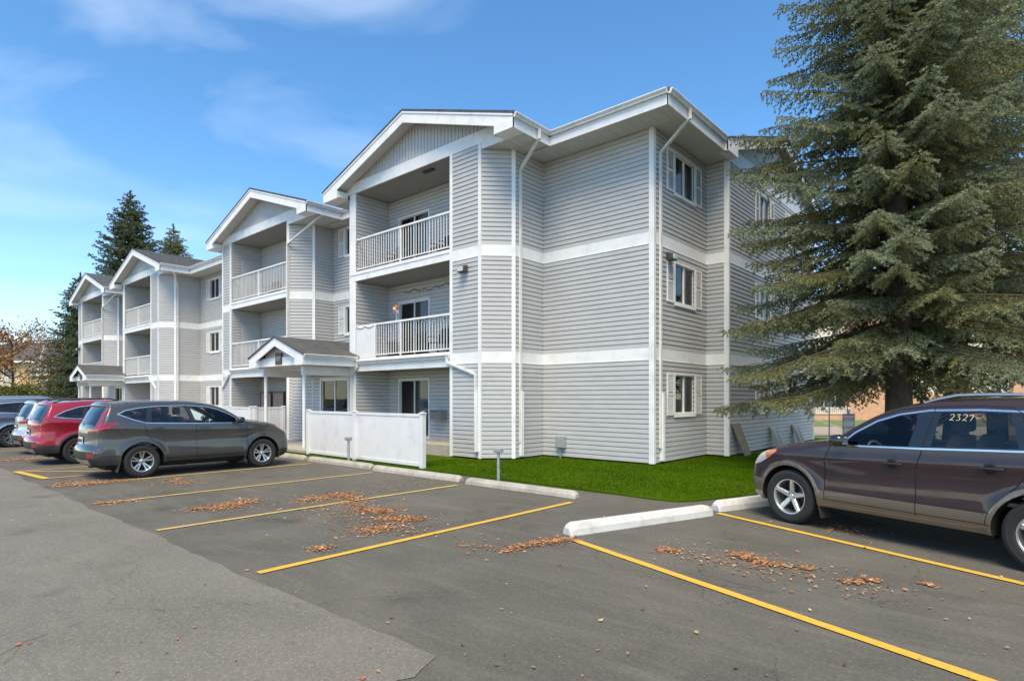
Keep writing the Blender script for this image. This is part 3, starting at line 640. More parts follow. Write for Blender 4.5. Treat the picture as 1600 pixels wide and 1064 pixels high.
# entrance canopies
def canopy(dx):
    xc = -19.25 + dx; hw = 1.87; y0 = 9.70; zt = 3.17; za = zt + hw * .35; yb = 13.3
    t = empty('entrance_canopy', (xc, y0, 0)); 
    if dx == 0: tag(t, 'gabled entrance canopy numbered 909 on white posts beside the white fence', 'canopy', 'entrance canopies')
    else: tag(t, 'gabled entrance canopy at the far end of the building behind the parked cars', 'canopy', 'entrance canopies')
    mb = MB()
    for s in (-1, 1): mb.extr([(xc, y0 - .03, za + .03), (xc + s * (hw + .05), y0 - .03, zt + .012), (xc + s * (hw + .05), yb, zt + .012), (xc, yb, za + .03)], (0, 0, -.04))
    ro = mb.build('roof', M['shingle'], t)
    st = MB(); k = 14
    for s in (-1, 1):
        for i in range(k):
            f0, f1 = i / k, (i + 1) / k; x0 = xc + s * (hw + .05) * (1 - f0); x1 = xc + s * (hw + .05) * (1 - f1); z0_ = zt + .013 + (za + .017 - zt) * f0; z1_ = zt + .013 + (za + .017 - zt) * f1
            rr_ = random.Random(i)
            y = y0 - .035
            while y < yb:
                y2 = min(yb, y + rr_.uniform(.18, .34)); h = rr_.uniform(.007, .014)
                st.add([(x0, y, z0_ + h), (x0, y2, z0_ + h), (x1, y2, z1_ + .001), (x1, y, z1_ + .001), (x0, y, z0_ - .003), (x0, y2, z0_ - .003)], [(0, 1, 2, 3), (4, 5, 1, 0)]); y = y2 + .006
    tag(st.build('shingle_courses', M['shingle'], ro, recalc=False), kind='stuff')
    for s in (-1, 1):
        mb = MB(); mb.extr([(xc, y0, za - .01), (xc + s * hw, y0, zt - .01), (xc + s * hw, y0, zt - .30), (xc, y0, za - .30)], (0, .04, 0)); mb.build('rake_board', M['trim'], ro)
        mb = MB(); xo = xc + s * hw; xi = xo - s * .52; mb.box(min(xo, xi) + .005, max(xo, xi) - .005, y0 - .005, y0 + .195, zt - .345, zt - .08); mb.build('eave_return', M['trim'], ro)
        mb = MB(); mb.box(min(xo, xo - s * .03), max(xo, xo - s * .03), y0 + .04, yb - 1.5 if s > 0 else yb, zt - .34, zt - .03); mb.build('fascia', M['trim'], ro)
        g = MB(); prof = [(0, 0), (.115, 0), (.12, -.02), (.105, -.045), (.075, -.085), (.07, -.115), (0, -.115)]
        g.extr([(xo + s * d, y0 + .01, zt + q) for d, q in prof], (0, (yb - 1.6 if s > 0 else yb) - y0, 0)); g.build('gutter', M['gutter'], ro)
    mb = MB(); mb.add([(xc - hw + .04, y0 + .05, zt - .33), (xc + hw - .04, y0 + .05, zt - .33), (xc + hw - .04, yb, zt - .33), (xc - hw + .04, yb, zt - .33)], [(3, 2, 1, 0)]); mb.build('ceiling', M['soffit'], t, recalc=False)
    mb = MB(); mb.box(xc - hw + .5, xc + hw - .5, y0 + .20, y0 + .26, zt - .34, zt - .02); mb.build('gable_panel', M['trim'], t)
    n = 17
    for i in range(n):
        x0 = xc - 1.25 + i * .147; x1 = x0 + .138; z_ = lambda x: za - .30 - .35 * abs(x - xc) + .0
        if max(z_(x0), z_(x1)) > zt - .0:
            m_ = MB(); m_.extr([(x0, y0 + .225, zt - .02), (x1, y0 + .225, zt - .02), (x1, y0 + .225, max(zt - .01, z_(x1) + .12)), (x0, y0 + .225, max(zt - .01, z_(x0) + .12))], (0, .02, 0)); m_.build('gable_board', M['siding'], t)
    for xp, yp in ((-20.67 + dx, 10.1), (-17.95 + dx, 10.07)):
        mb = MB(); mb.tube([(xp, yp, .05), (xp, yp, 2.72)], .055, 14); mb.box(xp - .075, xp + .075, yp - .075, yp + .075, .05, .10); mb.build('post', M['trim'], t, auto=40)
    mb = MB(); mb.box(-18.02 + dx, -17.88 + dx, 10.0, 11.85, 2.52, 2.80); mb.build('beam', M['trim'], t)
    mb = MB(); mb.box(-20.75 + dx, -20.6 + dx, 10.0, 11.85, 2.52, 2.80); mb.build('beam', M['trim'], t)
    # number plate
    mb = MB(); mb.box(xc - .26, xc + .16, y0 + .165, y0 + .198, zt - .27, zt + .13); pl = mb.build('number_plate', M['plate_dark'], t)
    if dx == 0:
        cu = bpy.data.curves.new('digits', 'FONT'); cu.body = '909'; cu.size = .24; cu.align_x = 'CENTER'; cu.extrude = .004
        tmp = bpy.data.objects.new('tmp', cu); C.objects.link(tmp); bpy.context.view_layer.update(); dg = bpy.context.evaluated_depsgraph_get()
        me = bpy.data.meshes.new_from_object(tmp.evaluated_get(dg)); bpy.data.objects.remove(tmp); me.materials.clear(); me.materials.append(M['plate_digit'])
        me.transform(Matrix.Rotation(R(90), 4, 'X')); o = link('digits', me, pl, (xc - .05, y0 + .159, zt - .155))
    # downspout at the right rear, fixed to the building's post
    g = MB(); g.bar((xc + hw + .06, yb - 1.62, 3.05), (xc + hw + .06, yb - 1.62, 2.8), .075, .06); g.bar((xc + hw + .06, yb - 1.62, 2.8), (-17.7 + dx, YF - .07, 2.55), .075, .06); g.bar((-17.7 + dx, YF - .07, 2.58), (-17.7 + dx, YF - .07, .2), .075, .06); g.build('downspout', M['gutter'], t)
M['plate_dark'] = mat('plate_dark', (.045, .038, .028), .5); M['plate_digit'] = mat('plate_digit', (.32, .30, .22), .5)
canopy(0); canopy(P)
# entrance vestibules under the canopies
for dx in (0, P):
    op = [(2.30, 4.05, .42, 2.42)]
    fv, _ = wall((-22.24 + dx, 11.92), (-17.92 + dx, 11.92), openings=op, z0=.12, z1=2.72, bands=[])
    window(fv, 2.30, 4.05, .42, 2.42, shutters=False, frame=.09, curt=None, name='entrance_glazing')
    mb = MB(); fv.box(mb, 1.62, 1.70, 0, .03, .12, 2.72); mb.build('door_trim', M['trim'], apt)
    mb = MB(); mb.box(-22.24 + dx, -17.92 + dx, 11.93, 13.4, 2.70, 2.74); mb.build('vestibule_roof', M['trim'], apt)
    mb = MB(); mb.box(-22.3 + dx, -17.0 + dx, 9.55, 11.95, -.01, .10); tag(mb.build('entrance_step', M['concrete']), 'low concrete entrance slab in front of the ' + ('numbered entrance by the white fence' if dx == 0 else 'far entrance behind the red car'), 'step')
# ------------------------------------------------------------------ site objects
def wheel_stop(x0, x1, y, m, label, group, h=.135, w_=.19, dirv=None, p=None):
    L = x1 - x0; mb = MB(); t = .10
    prof = [(-w_ / 2, 0), (w_ / 2, 0), (w_ / 2 - .012, h * .55), (w_ / 2 - .055, h), (-w_ / 2 + .055, h), (-w_ / 2 + .012, h * .55)]
    st = [(0, .80, .02), (.035, .95, 0), (t, 1, 0), (L - t, 1, 0), (L - .035, .95, 0), (L, .80, .02)]
    hs_ = [.62, .86, 1, 1, .86, .62]; k = len(prof); V = []
    for (a, s, _), hh in zip(st, hs_): V += [(a - L / 2, d * s, z * hh) for d, z in prof]
    F = [(i * k + j, i * k + (j + 1) % k, (i + 1) * k + (j + 1) % k, (i + 1) * k + j) for i in range(len(st) - 1) for j in range(k)] + [tuple(range(k)), tuple(range(len(V) - 1, len(V) - k - 1, -1))]
    mb.add(V, F); o = mb.build('wheel_stop', m, bevel=.010, seg=2, origin=(0, 0, 0))
    o.location = (((x0 + x1) / 2), y, .0) if p is None else (p[0], p[1], .0)
    if dirv is not None: o.rotation_euler = (0, 0, dirv)
    # slightly irregular concrete
    me = o.data; q = random.Random(int(L * 1000 + abs(x0) * 10)); 
    for v_ in me.vertices: v_.co.z += q.uniform(-.003, .003); v_.co.y += q.uniform(-.003, .003)
    WL[o.name] = o.location.copy(); return tag(o, label, 'wheel stop', group)
G_ = 'concrete wheel stops'
wheel_stop(-18.05, -15.30, 8.62, M['concrete'], 'beige concrete wheel stop in front of the grey car', G_)
wheel_stop(-15.05, -12.10, 8.62, M['concrete'], 'beige concrete wheel stop before the white fence, next to the grey car', G_)
wheel_stop(-11.88, -8.86, 8.52, M['concrete'], 'beige concrete wheel stop between fence end and outlet post', G_)
wheel_stop(-8.58, -5.86, 8.42, M['concrete'], 'beige concrete wheel stop below the outlet post on the lawn edge', G_)
wheel_stop(0, 2.62, 0, M['white_concrete'], 'white painted wheel stop at the lawn corner, free of any car', 'white wheel stops', h=.16, w_=.22, dirv=R(71.5), p=(-3.99, 7.33))
wheel_stop(0, 2.45, 0, M['white_concrete'], 'white painted wheel stop under the nose of the dark maroon car', 'white wheel stops', h=.16, w_=.22, dirv=R(70), p=(-3.20, 10.05))

def picket_fence(name, label, p0, p1, posts, h=1.30, z0=.06, bw=.152):
    fr = Fr(p0, p1); t = empty(name, (*p0, 0)); tag(t, label, 'fence', 'white vinyl privacy fences')
    pm = None
    for a in posts:
        mb = MB(); fr.box(mb, a - .06, a + .06, -.06, .06, .02, z0 + h + .005); o = mb.build('post', M['vinyl'], t, bevel=.006)
        mb = MB(); z = z0 + h + .005
        mb.add([fr.p(a - .075, .075, z), fr.p(a + .075, .075, z), fr.p(a + .075, -.075, z), fr.p(a - .075, -.075, z), fr.p(a - .075, .075, z + .02), fr.p(a + .075, .075, z + .02), fr.p(a + .075, -.075, z + .02), fr.p(a - .075, -.075, z + .02), fr.p(a, 0, z + .045)],
               [(0, 1, 2, 3), (0, 1, 5, 4), (1, 2, 6, 5), (2, 3, 7, 6), (3, 0, 4, 7), (4, 5, 8), (5, 6, 8), (6, 7, 8), (7, 4, 8)]); mb.build('post_cap', M['vinyl'], o)
    for i in range(len(posts) - 1):
        a0, a1 = posts[i] + .06, posts[i + 1] - .06; n = max(1, round((a1 - a0) / bw)); b_ = (a1 - a0) / n
        for z_, hh in ((z0, .09), (z0 + h - .07, .07)):
            mb = MB(); fr.box(mb, a0, a1, -.026, .026, z_, z_ + hh); mb.build('rail', M['vinyl'], t, bevel=.004)
        for k in range(n):
            mb = MB(); fr.box(mb, a0 + k * b_ + .0025, a0 + (k + 1) * b_ - .0025, -.010, .012 , z0 + .09, z0 + h - .07); mb.build('fence_board', M['vinyl'], t, bevel=.003, seg=1)
    return t
picket_fence('privacy_fence', 'white vinyl privacy fence standing alone before the ground-floor patio with an air conditioner', (-16.75, 9.52), (-11.1, 9.42), (.06, 2.62, 5.58))
picket_fence('privacy_fence', 'white vinyl privacy fence panel facing the cars, behind the grey car hood', (-28.3, 10.4), (-22.4, 10.4), (.06, 2.0, 3.95, 5.84), z0=.1)
picket_fence('privacy_fence', 'white vinyl fence panel running back to the house wall behind the grey car', (-22.4, 10.46), (-22.34, 11.7), (.06, 1.18), z0=.1)

def outlet_post(x, y, label, h=.62):
    t = empty('outlet_post', (x, y, 0)); tag(t, label, 'outlet post', 'car heater outlet posts')
    mb = MB(); mb.tube([(x, y, 0), (x, y, h)], .032, 10); mb.build('pole', M['galv'], t, auto=40)
    mb = MB(); mb.box(x - .10, x + .10, y - .05, y + .05, h - .005, h + .085); bo = mb.build('outlet_box', M['metal_grey'], t, bevel=.01)
    for s in (-1, 1):
        mb = MB(); mb.box(x + s * .05 - .035, x + s * .05 + .035, y - .065, y - .051, h + .008, h + .072); mb.build('outlet_cover', M['galv'], bo, bevel=.005)
outlet_post(-13.7, 8.98, 'short grey metal outlet post standing against the white fence')
outlet_post(-8.3, 9.05, 'short grey metal outlet post standing at the lawn edge behind a wheel stop')
# utility box on the set-back wall
t = empty('utility_box', (-10.3, YB, .3)); tag(t, 'small grey electrical box on the siding above the lawn', 'electrical box')
mb = MB(); mb.box(-10.22, -9.92, YB - .16, YB - .017, .32, .66); bo = mb.build('cabinet', M['metal_grey'], t, bevel=.012)
mb = MB(); mb.box(-10.2, -9.94, YB - .172, YB - .161, .34, .64); mb.build('cover', M['metal_grey'], t, bevel=.006)
mb = MB(); mb.tube([(-10.1, YB - .08, .02), (-10.1, YB - .08, .33)], .022, 8); mb.build('conduit', M['galv'], t, auto=40)
# air conditioner
fr = A1[0][0]; t = empty('air_conditioner', fr.p(2.9, .2, .98)); tag(t, 'beige wall air conditioner beside the ground-floor patio door', 'air conditioner')
mb = MB(); fr.box(mb, 2.68, 3.14, .018, .36, 1.03, 1.36); bo = mb.build('casing', mat('ac_case', (.36, .33, .28), .5, var=.1), t, bevel=.012)
mb = MB()
for i in range(9): fr.box(mb, 2.71, 3.11, .36, .374, 1.05 + i * .031, 1.066 + i * .031)
mb.build('grille', M['metal_grey'], t)
mb = MB(); fr.box(mb, 2.70, 3.12, .361, .366, 1.045, 1.345); mb.build('coil', M['dark'], t)
# planks against the end wall
for i, (y, lean, label) in enumerate(((17.55, .26, 'weathered grey plank leaning on the end wall, nearest the wall corner'), (17.78, .24, 'weathered plank leaning on the end wall, middle of three'), (18.0, .22, 'weathered brown plank leaning on the end wall, farthest from the wall corner'))):
    mb = MB(); x0 = XE + .05 + lean; mb.hexa([(x0, y, .03), (x0 + .035, y, .03), (x0 + .035, y + .19, .03), (x0, y + .19, .03), (XE + .035, y - .32, 1.0), (XE + .07, y - .32, 1.0), (XE + .07, y - .13, 1.0), (XE + .035, y - .13, 1.0)])
    tag(mb.build('wood_plank', M['wood_grey'], bevel=.004), label, 'plank', 'planks leaning on the end wall')
for i, (y, lab) in enumerate(((20.6, 'grey concrete splash block propped on the end wall below the first window'), (23.1, 'grey concrete splash block propped on the end wall below the second window'))):
    mb = MB(); x0 = XE + .02
    mb.hexa([(x0 + .28, y, .03), (x0 + .36, y, .03), (x0 + .36, y + .42, .03), (x0 + .28, y + .42, .03), (x0 + .02, y, .78), (x0 + .10, y, .78), (x0 + .10, y + .36, .78), (x0 + .02, y + .36, .78)])
    for s in (0, .37): mb.hexa([(x0 + .36, y + s, .03), (x0 + .42, y + s, .05), (x0 + .42, y + s + .05, .05), (x0 + .36, y + s + .05, .03), (x0 + .10, y + s, .72), (x0 + .16, y + s, .70), (x0 + .16, y + s + .05, .70), (x0 + .10, y + s + .05, .72)])
    tag(mb.build('splash_block', M['metal_grey'], bevel=.01), lab, 'splash block', 'splash blocks along the end wall')
# tow-away sign beyond the end wall
sx, sy = -4.77, 23.74
t = empty('parking_sign', (sx, sy, 0)); tag(t, 'white rectangular stop sign with red lettering on a pole beyond the end wall', 'sign')
mb = MB(); mb.tube([(sx, sy + .04, 0), (sx, sy + .04, 1.30)], .03, 10); mb.build('pole', M['galv'], t, auto=40)
fr = Fr((sx - .17, sy - .14), (sx + .17, sy + .14)); 
mb = MB(); fr.box(mb, 0, fr.L, -.01, .01, .38, 1.20); pl = mb.build('panel', mat('sign_white', (.74, .70, .68), .4, var=.02), t)
M['sign_red'] = mat('sign_red', (.42, .05, .06), .5, var=.05)
mb = MB()
for q in ((.03, fr.L - .03, 1.135, 1.165), (.03, fr.L - .03, .41, .425), (.03, .042, .425, 1.135), (fr.L - .042, fr.L - .03, .425, 1.135)): fr.box(mb, q[0], q[1], .0105, .013, q[2], q[3])
mb.build('border', M['sign_red'], pl)
mb = MB(); mb.tube([(sx, sy, 1.20), (sx, sy, 1.34)], .06, 10); mb.build('cap', M['vinyl'], t, auto=40)
def text(body, size, loc, rotm, m, parent, name='lettering', ext=.003):
    cu = bpy.data.curves.new(name, 'FONT'); cu.body = body; cu.size = size; cu.align_x = 'CENTER'; cu.extrude = ext
    tmp = bpy.data.objects.new('tmp', cu); C.objects.link(tmp); bpy.context.view_layer.update(); dg = bpy.context.evaluated_depsgraph_get()
    me = bpy.data.meshes.new_from_object(tmp.evaluated_get(dg)); bpy.data.objects.remove(tmp); me.materials.clear(); me.materials.append(m)
    me.transform(rotm); return link(name, me, parent, loc)
ang = math.atan2(fr.u.y, fr.u.x); rm = Matrix.Rotation(ang, 4, 'Z') @ Matrix.Rotation(R(90), 4, 'X')
q = fr.p(fr.L / 2, .012, .93); text('STOP', .17, q, rm, M['sign_red'], pl)
q = fr.p(fr.L / 2, .012, .66); text('TOWED', .125, q, rm, M['sign_red'], pl)
# chain-link post beyond
t = empty('fence_pole', (-5.29, 23.28, 0)); tag(t, 'thin grey steel pole standing between the end wall and the sign', 'pole')
mb = MB(); mb.tube([(-5.29, 23.28, 0), (-5.29, 23.28, 1.7)], .022, 8); mb.build('pole_shaft', M['galv'], t, auto=40)
mb = MB(); mb.lathe([(.001, 1.74), (.02, 1.735), (.03, 1.71), (.03, 1.69)], 10, 'z', (-5.29, 23.28, 0)); mb.build('pole_cap', M['galv'], t)

# ------------------------------------------------------------------ balcony things
def chair(x, y, z, rz, m, label, group='balcony chairs', w_=.48):
    t = empty('patio_chair', (x, y, z), rz, local=True); tag(t, label, 'chair', group)
    mb = MB(); mb.box(-w_ / 2, w_ / 2, -.24, .24, .40, .44); mb.build('seat', m, t, bevel=.01)
    mb = MB(); mb.hexa([(-w_ / 2, .21, .44), (w_ / 2, .21, .44), (w_ / 2, .25, .44), (-w_ / 2, .25, .44), (-w_ / 2, .32, .92), (w_ / 2, .32, .92), (w_ / 2, .35, .92), (-w_ / 2, .35, .92)]); mb.build('backrest', m, t, bevel=.01)
    for sx_ in (-1, 1):
        for sy_ in (-1, 1):
            mb = MB(); mb.box(sx_ * (w_ / 2 - .02) - .018, sx_ * (w_ / 2 - .02) + .018, sy_ * .21 - .018, sy_ * .21 + .018, 0, .40); mb.build('leg', m, t)
        mb = MB(); mb.box(sx_ * (w_ / 2) - .02, sx_ * (w_ / 2) + .02, -.22, .26, .60, .63); mb.build('armrest', m, t)
    return t
M['chair_black'] = mat('chair_black', (.018, .018, .02), .5); M['chair_brown'] = mat('chair_brown', (.10, .06, .04), .6)
chair(-14.3, 12.7, 3.12, 0, M['chair_black'], 'black patio chair on the middle balcony beside the sliding door')
chair(-16.35, 12.6, 6.13, .3, M['chair_black'], 'black patio chair on the top balcony near the white post')
chair(-14.2, 12.7, 6.13, -.2, M['chair_black'], 'black patio chair on the top balcony beside the sliding door')
chair(-25.6, 12.7, 6.13, .2, M['chair_brown'], 'brown patio chair on the top balcony of the next stack')
# small dark box by the railing
mb = MB(); mb.box(-16.35, -15.95, 12.25, 12.6, 3.12, 3.62); mb.box(-16.38, -15.92, 12.22, 12.63, 3.62, 3.66); tag(mb.build('storage_box', M['chair_black'], bevel=.015), 'black lidded box behind the middle balcony railing', 'box')
# white privacy panel on the left end of the railing
t = empty('privacy_screen', (-17.0, YF, 3.1)); tag(t, 'white privacy screen tied behind the left end of the middle balcony railing', 'screen')
for i in range(8):
    mb = MB(); x = -17.53 + i * .14; mb.box(x, x + .132, YF + .015, YF + .03, 3.10, 4.20); mb.build('screen_slat', M['vinyl'], t)
# colourful pinwheel on the railing
t = empty('pinwheel', (-15.35, YF + .07, 4.27)); tag(t, 'small multicoloured pinwheel on the middle balcony handrail', 'pinwheel')
mb = MB(); mb.tube([(-15.35, YF + .07, 4.26), (-15.35, YF + .07, 4.60)], .008, 6); mb.build('stick', M['trim'], t)
for i, colr in enumerate(((.6, .05, .08), (.7, .25, .02), (.7, .55, .05), (.35, .05, .45), (.05, .25, .55), (.75, .75, .75))):
    a = i * math.pi / 3; m_ = mat('vane%d' % i, colr, .5, var=.02); mb = MB(); c0 = Vector((-15.35, YF + .055, 4.60)); u = Vector((math.cos(a), 0, math.sin(a))); v_ = Vector((-u.z, 0, u.x))
    mb.add([c0, c0 + u * .16 + v_ * .02, c0 + u * .13 + v_ * .10 + Vector((0, -.03, 0)), c0 + u * .05 + v_ * .06 + Vector((0, -.02, 0))], [(0, 1, 2, 3)]); mb.build('vane', m_, t, recalc=False)
# string lights under the balcony ceiling and along the rail
def strand(pts, label, sag=.07):
    mb = MB(); P_ = []
    for i in range(len(pts) - 1):
        a, b_ = Vector(pts[i]), Vector(pts[i + 1])
        for k in range(8): f_ = k / 8; P_.append(a.lerp(b_, f_) - Vector((0, 0, sag * 4 * f_ * (1 - f_))))
    P_.append(Vector(pts[-1])); mb.tube(P_, .011, 5)
    o = mb.build('string_lights', M['dark']); 
    for p_ in P_[::3]:
        bb = MB(); bb.lathe([(.001, -.05), (.016, -.035), (.016, -.012), (.006, 0)], 6, 'z', tuple(p_)); bb.build('bulb', M['lamp_lens'], o)
    return tag(o, label, 'string lights', 'string lights')
strand([(-16.6 + i * .55, YI - .05, 5.52 + .04 * math.sin(i * 2)) for i in range(8)], 'dark string lights looped under the middle balcony ceiling')
strand([(-17.5 + i * .5, YF + .01, 4.20) for i in range(3)], 'string lights looped over the white screen on the middle balcony')
strand([(-14.2 + i * .5, YF + .02, 4.18) for i in range(4)], 'string lights along the right half of the middle balcony railing', .05)
# red cloth on the far top balcony
mb = MB(); x0 = A2['xol'] + 2.2
for i in range(8):
    xa, xb = x0 + i * .16, x0 + (i + 1) * .16; ya, yb_ = 12.7 + .03 * math.sin(i * 1.7), 12.7 + .03 * math.sin((i + 1) * 1.7); mb.add([(xa, ya, 7.2), (xb, yb_, 7.2), (xb, yb_, 8.15), (xa, ya, 8.15), (xa, ya + .012, 7.2), (xb, yb_ + .012, 7.2), (xb, yb_ + .012, 8.15), (xa, ya + .012, 8.15)], [(0, 1, 2, 3), (5, 4, 7, 6), (3, 2, 6, 7)])
tag(mb.build('hanging_cloth', M['red_cloth'], recalc=False), 'dark red cloth hanging on a far top balcony', 'cloth')
# brown panels leaning inside the patio behind the grey car
for i, xx in enumerate((-26.7, -25.55, -24.4)):
    mb = MB(); mb.box(xx, xx + .95, 12.82, 12.87, .38, 1.98); o = mb.build('screen_panel', M['curtain_beige'], bevel=.006)
    tag(o, 'brown folding screen panel inside the fenced patio, ' + ('beside its left wall', 'middle of three', 'beside the entrance canopy')[i], 'screen', 'brown screen panels')
    mb = MB(); mb.box(xx - .035, xx - .002, 12.80, 12.89, .38, 2.04); mb.box(xx + .952, xx + .985, 12.80, 12.89, .38, 2.04); mb.box(xx, xx + .95, 12.80, 12.89, 1.982, 2.04); mb.build('screen_frame', M['lamp_dark'], o)
# ------------------------------------------------------------------ cars
M['tyre'] = mat('tyre', (.022, .022, .023), .85, var=.15, scale=20, bump=.2, bscale=80)
M['alloy'] = mat('alloy', (.62, .62, .62), .28, metal=.9, var=.04)
M['alloy_dark'] = mat('alloy_dark', (.03, .03, .032), .4, metal=.3)
M['chrome'] = mat('chrome', (.82, .80, .76), .3, metal=1, var=.01)
M['seam'] = mat('seam', (.006, .006, .006), .8)
M['black_plastic'] = mat('black_plastic', (.028, .028, .03), .55, var=.1, scale=15)
M['gloss_black'] = paint('gloss_black', (.012, .012, .013), 0, .2)
M['lens_red'] = paint('lens_red', (.25, .008, .012), 0, .15); M['lens_clear'] = paint('lens_clear', (.62, .62, .62), .2, .1); M['lens_amber'] = paint('lens_amber', (.62, .19, .07), 0, .15)
M['glass_clear'] = thin_glass('glass_clear', (.88, .95, .92), 0, 1.38); M['glass_dark'] = thin_glass('glass_dark', (.34, .32, .29), 0.02, 1.6)
M['interior'] = mat('interior', (.60, .57, .50), .8); M['interior_dark'] = mat('interior_dark', (.25, .24, .22), .7)
M['plate'] = mat('plate', (.70, .70, .68), .5, var=.04); M['marker'] = mat('marker', (.60, .55, .36), .8, var=.35, scale=60)
M['paint_maroon'] = paint('paint_maroon', (.018, .0032, .0072), .0, .6); M['paint_tan'] = paint('paint_tan', (.15, .118, .09), .3, .42)
M['paint_grey'] = paint('paint_grey', (.072, .069, .067), .5, .34); M['paint_red'] = paint('paint_red', (.36, .010, .028), .35, .3)
M['paint_silver'] = paint('paint_silver', (.50, .51, .52), .5, .35); M['paint_blue'] = paint('paint_blue', (.13, .15, .20), .5, .34)
def catmull(pts, step=.035):
    P_ = [np.array(p, float) for p in pts]; out = []
    for i in range(len(P_) - 1):
        p0 = P_[max(i - 1, 0)]; p1 = P_[i]; p2 = P_[i + 1]; p3 = P_[min(i + 2, len(P_) - 1)]
        n = max(1, int(np.linalg.norm((p2 - p1)[:2]) / step + .5))
        for k in range(n):
            t = k / n; out.append((.5 * ((2 * p1) + (-p0 + p2) * t + (2 * p0 - 5 * p1 + 4 * p2 - p3) * t * t + (-p0 + 3 * p1 - 3 * p2 + p3) * t ** 3), i))
    out.append((P_[-1], len(P_) - 2)); return out
def in_poly(px, pz, poly):
    poly = np.array(poly); x, z = np.asarray(px), np.asarray(pz); c = np.zeros(x.shape, bool); n = len(poly)
    for i in range(n):
        x0, z0 = poly[i]; x1, z1 = poly[(i + 1) % n]
        if z0 == z1: continue
        k = ((z0 > z) != (z1 > z)) & (x < (x1 - x0) * (z - z0) / (z1 - z0) + x0); c ^= k
    return c
def clip_half(poly, a, b):   # keep the left side of a->b
    out = []; n = len(poly)
    def sd_(p): return (b[0] - a[0]) * (p[1] - a[1]) - (b[1] - a[1]) * (p[0] - a[0])
    for i in range(n):
        p, q = poly[i], poly[(i + 1) % n]; s, t = sd_(p), sd_(q)
        if s >= 0: out.append(p)
        if (s > 0) != (t > 0) and s != t: f_ = s / (s - t); out.append((p[0] + (q[0] - p[0]) * f_, p[1] + (q[1] - p[1]) * f_))
    return out
def offset_poly(poly, d):
    n = len(poly); out = []; area = sum(poly[i][0] * poly[(i + 1) % n][1] - poly[(i + 1) % n][0] * poly[i][1] for i in range(n)); sg = 1 if area > 0 else -1
    for i in range(n):
        p0, p1, p2 = np.array(poly[i - 1]), np.array(poly[i]), np.array(poly[(i + 1) % n])
        e1 = (p1 - p0) / max(1e-9, np.linalg.norm(p1 - p0)); e2 = (p2 - p1) / max(1e-9, np.linalg.norm(p2 - p1))
        n1 = np.array([e1[1], -e1[0]]) * sg; n2 = np.array([e2[1], -e2[0]]) * sg; m_ = n1 + n2; m_ = m_ / max(.35, m_.dot(m_) / 2) / 1.0
        out.append(tuple(p1 + m_ * d))
    return out
def ribbon(pts, w_):
    P_ = [np.array(p, float) for p in pts]; L_, R_ = [], []
    for i, p in enumerate(P_):
        d = P_[min(i + 1, len(P_) - 1)] - P_[max(i - 1, 0)]; d = d / np.linalg.norm(d); n = np.array([-d[1], d[0]]) * w_ / 2; L_.append(tuple(p + n)); R_.append(tuple(p - n))
    return L_ + R_[::-1]
def resample(poly, step):
    out = []; n = len(poly)
    for i in range(n):
        a, b_ = np.array(poly[i], float), np.array(poly[(i + 1) % n], float); k = max(1, int(np.linalg.norm(b_ - a) / step + .5))
        for j in range(k): out.append(tuple(a + (b_ - a) * j / k))
    return out
def arc(cx_, cz, r_, a0, a1, n): return [(cx_ + r_ * math.cos(a0 + (a1 - a0) * i / n), cz + r_ * math.sin(a0 + (a1 - a0) * i / n)) for i in range(n + 1)]

